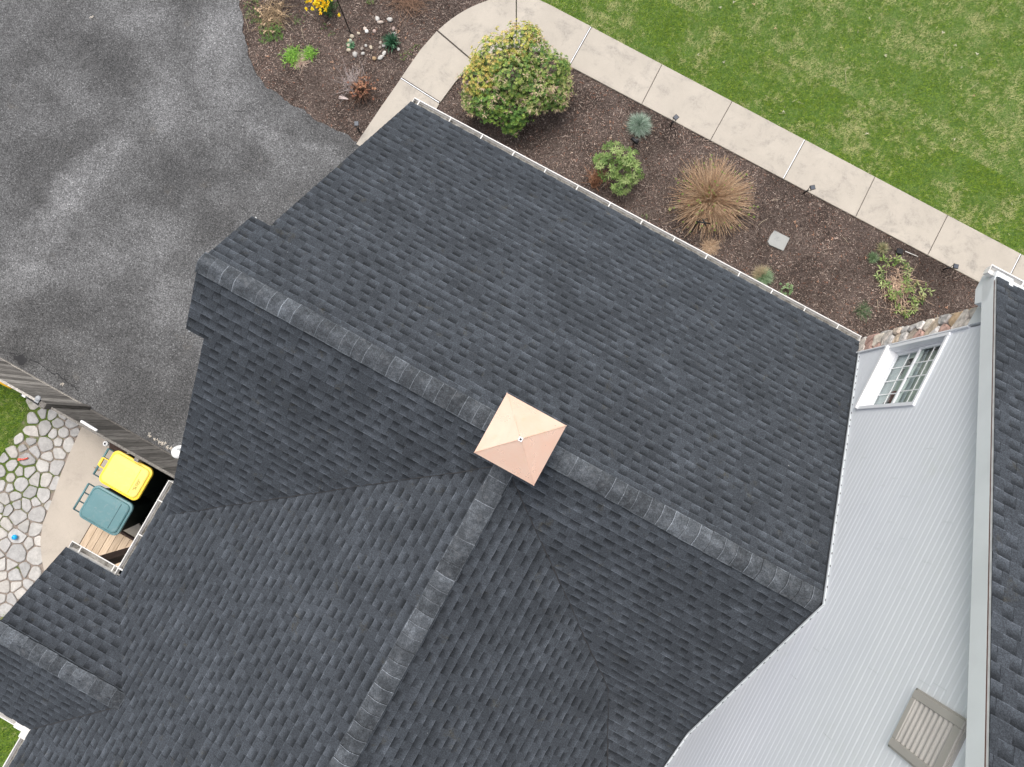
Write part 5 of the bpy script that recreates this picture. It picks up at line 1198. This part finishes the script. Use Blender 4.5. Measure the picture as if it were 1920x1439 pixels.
twigs(r, [[(-6.24+r.normal(0, .06), 4.71+r.normal(0, .06), 0), (-6.24+dx*.6, 4.71+dy*.6, h*.6), (-6.24+dx, 4.71+dy, h)] for dx, dy, h in [(r.normal(0, .17), r.normal(0, .16), r.uniform(.08, .26)) for _ in range(260)]], .006, (.17, .105, .075), 'stems', hyd)
twigs(r, [[(-6.30+r.normal(0, .05), 4.72+r.normal(0, .05), 0), (-6.42+r.normal(0, .10), 4.80+r.normal(0, .12), r.uniform(.08, .2)), (-6.56+r.normal(0, .14), 4.82+r.normal(0, .2), r.uniform(.02, .26))] for _ in range(90)], .0036, (.44, .38, .36), 'pale_stems', hyd)
cen = [np.array((-6.20+r.normal(0, .13), 4.76+r.normal(0, .12), r.uniform(.12, .26))) for _ in range(75)]; V, F, cc = rosettes(r, cen, [np.array((r.normal(0, .4), r.normal(0, .4), 1.)) for _ in cen], 5, .034, .020, [[(.42, .20, .11), (.50, .26, .15), (.30, .13, .08)][r.integers(3)] for _ in cen]); fastmesh('dried_foliage', V-np.array((-6.24, 4.71, 0)), F, cc, M['leaf'], hyd)
m = MB()
for _ in range(9): a = r.uniform(2.7, 3.6); m.tube([(-6.38, 4.46, .03), (-6.38+.20*math.cos(a), 4.44+.14*math.sin(a)-.03, .06)], .007, 4, 0, (.66, .56, .52), r2=.003)
m.build('split_stems', M['stem'], hyd)

# ---- loose litter: straw, twigs, leaves
m = MB()
def straw(pts, rad=.005, col=(.50, .42, .30)): m.tube([(x, y, z) for x, y, z in pts], rad, 4, 0, col, r2=rad*.5)
for a, b in (((2.35, 6.81), (2.50, 6.90)), ((2.35, 6.20), (2.46, 6.42)), ((-8.13, 5.72), (-7.86, 5.64)), ((-9.20, 4.95), (-8.95, 4.72)), ((4.13, 6.76), (3.98, 6.82)), ((-8.4, 5.30), (-8.1, 5.18)), ((-8.15, 5.05), (-8.0, 4.92)), ((5.2, 6.0), (5.35, 5.75)), ((6.4, 6.3), (6.6, 6.1)), ((-8.05, 5.35), (-7.85, 5.12))):
    straw([(*a, .02), ((a[0]+b[0])/2+r.normal(0, .01), (a[1]+b[1])/2+r.normal(0, .01), .035), (*b, .015)])
for _ in range(260):
    x, y = (r.uniform(-4.5, 9), r.uniform(4.2, 7.25)) if r.random() < .6 else (r.uniform(-9.3, -5.8), r.uniform(4.4, 7.2))
    if x < -4.7 and not inpoly(x, y, bed1): continue
    a = r.uniform(0, 6.28); l = r.uniform(.03, .12); straw([(x, y, .005), (x+l*math.cos(a)*.5, y+l*math.sin(a)*.5, .018), (x+l*math.cos(a+.3), y+l*math.sin(a+.3), .005)], .0032, tuple(np.array((.42, .33, .26))*r.uniform(.6, 1.3)))
o = m.build('straw_litter', M['stem']); tag(o, 'pale straws and twigs scattered over the mulch', 'litter', None, 'stuff')
m = MB()
for pts in (((2.57, 9.75), (2.50, 9.86), (2.47, 9.93), (2.40, 10.02), (2.49, 10.12)), ((2.30, 9.55), (2.42, 9.62)), ((1.63, 8.51), (1.76, 8.58)), ((1.76, 8.86), (1.83, 8.96)), ((1.86, 8.92), (1.99, 8.93)), ((1.2, 8.72), (1.33, 8.70)), ((4.9, 10.9), (4.98, 11.1))):
    straw([(x, y, .03+.01*(i % 2)) for i, (x, y) in enumerate(pts)], .0055, (.46, .42, .27))
for _ in range(60):
    x, y = r.uniform(-3, 8.5), r.uniform(8.4, 13); a = r.uniform(0, 6.28); l = r.uniform(.03, .10); straw([(x, y, .025), (x+l*math.cos(a), y+l*math.sin(a), .03)], .004, (.50, .45, .30))
o = m.build('lawn_straws', M['stem']); tag(o, 'dry straws lying on the mown lawn', 'litter', None, 'stuff')
cen, cc_ = [], []
for _ in range(46): cen.append(np.array((r.uniform(-3, 8.5), r.uniform(8.5, 13), .03))); cc_.append((.62, .56, .44) if r.random() < .7 else (.55, .36, .22))
for _ in range(40):
    x, y = r.uniform(-4.3, 8), r.uniform(4.3, 7.2); cen.append(np.array((x, y, .01))); cc_.append([(.50, .28, .18), (.60, .46, .36), (.40, .22, .14)][r.integers(3)])
for x, y in ((-8.36, 4.45), (-7.1, 5.0), (-7.0, 4.9), (-6.0, 6.2), (2.98, 6.62), (3.05, 6.56), (-6.2, 6.25)): cen.append(np.array((x, y, .02))); cc_.append((.55, .32, .20))
V, F, cc = rosettes(r, cen, [np.array((r.normal(0, .3), r.normal(0, .3), 1.)) for _ in cen], 2, .038, .022, cc_, .1); o = fastmesh('fallen_leaves', V, F, cc, M['leaf']); tag(o, 'small dry leaves scattered on lawn and mulch', 'leaves', None, 'stuff')
cen = [np.array((x+r.normal(0, .02), y+r.normal(0, .015), .012)) for x, y in [(-6.31, -3.58), (-6.14, -3.60), (-6.12, -3.57), (-6.03, -3.60), (-5.94, -3.58), (-6.21, -3.58), (-8.55, -3.52), (-12.05, 3.41), (-5.8, -3.57), (-6.45, -3.57)] for _ in range(5)]
V, F, cc = rosettes(r, cen, [np.array((r.normal(0, .3), r.normal(0, .3), 1.)) for _ in cen], 2, .028, .018, [(.66, .60, .52)]*len(cen), .1); o = fastmesh('paint_flakes', V, F, cc, M['leaf']); tag(o, 'pale flakes and leaves swept against the fence on the asphalt', 'debris', None, 'stuff')
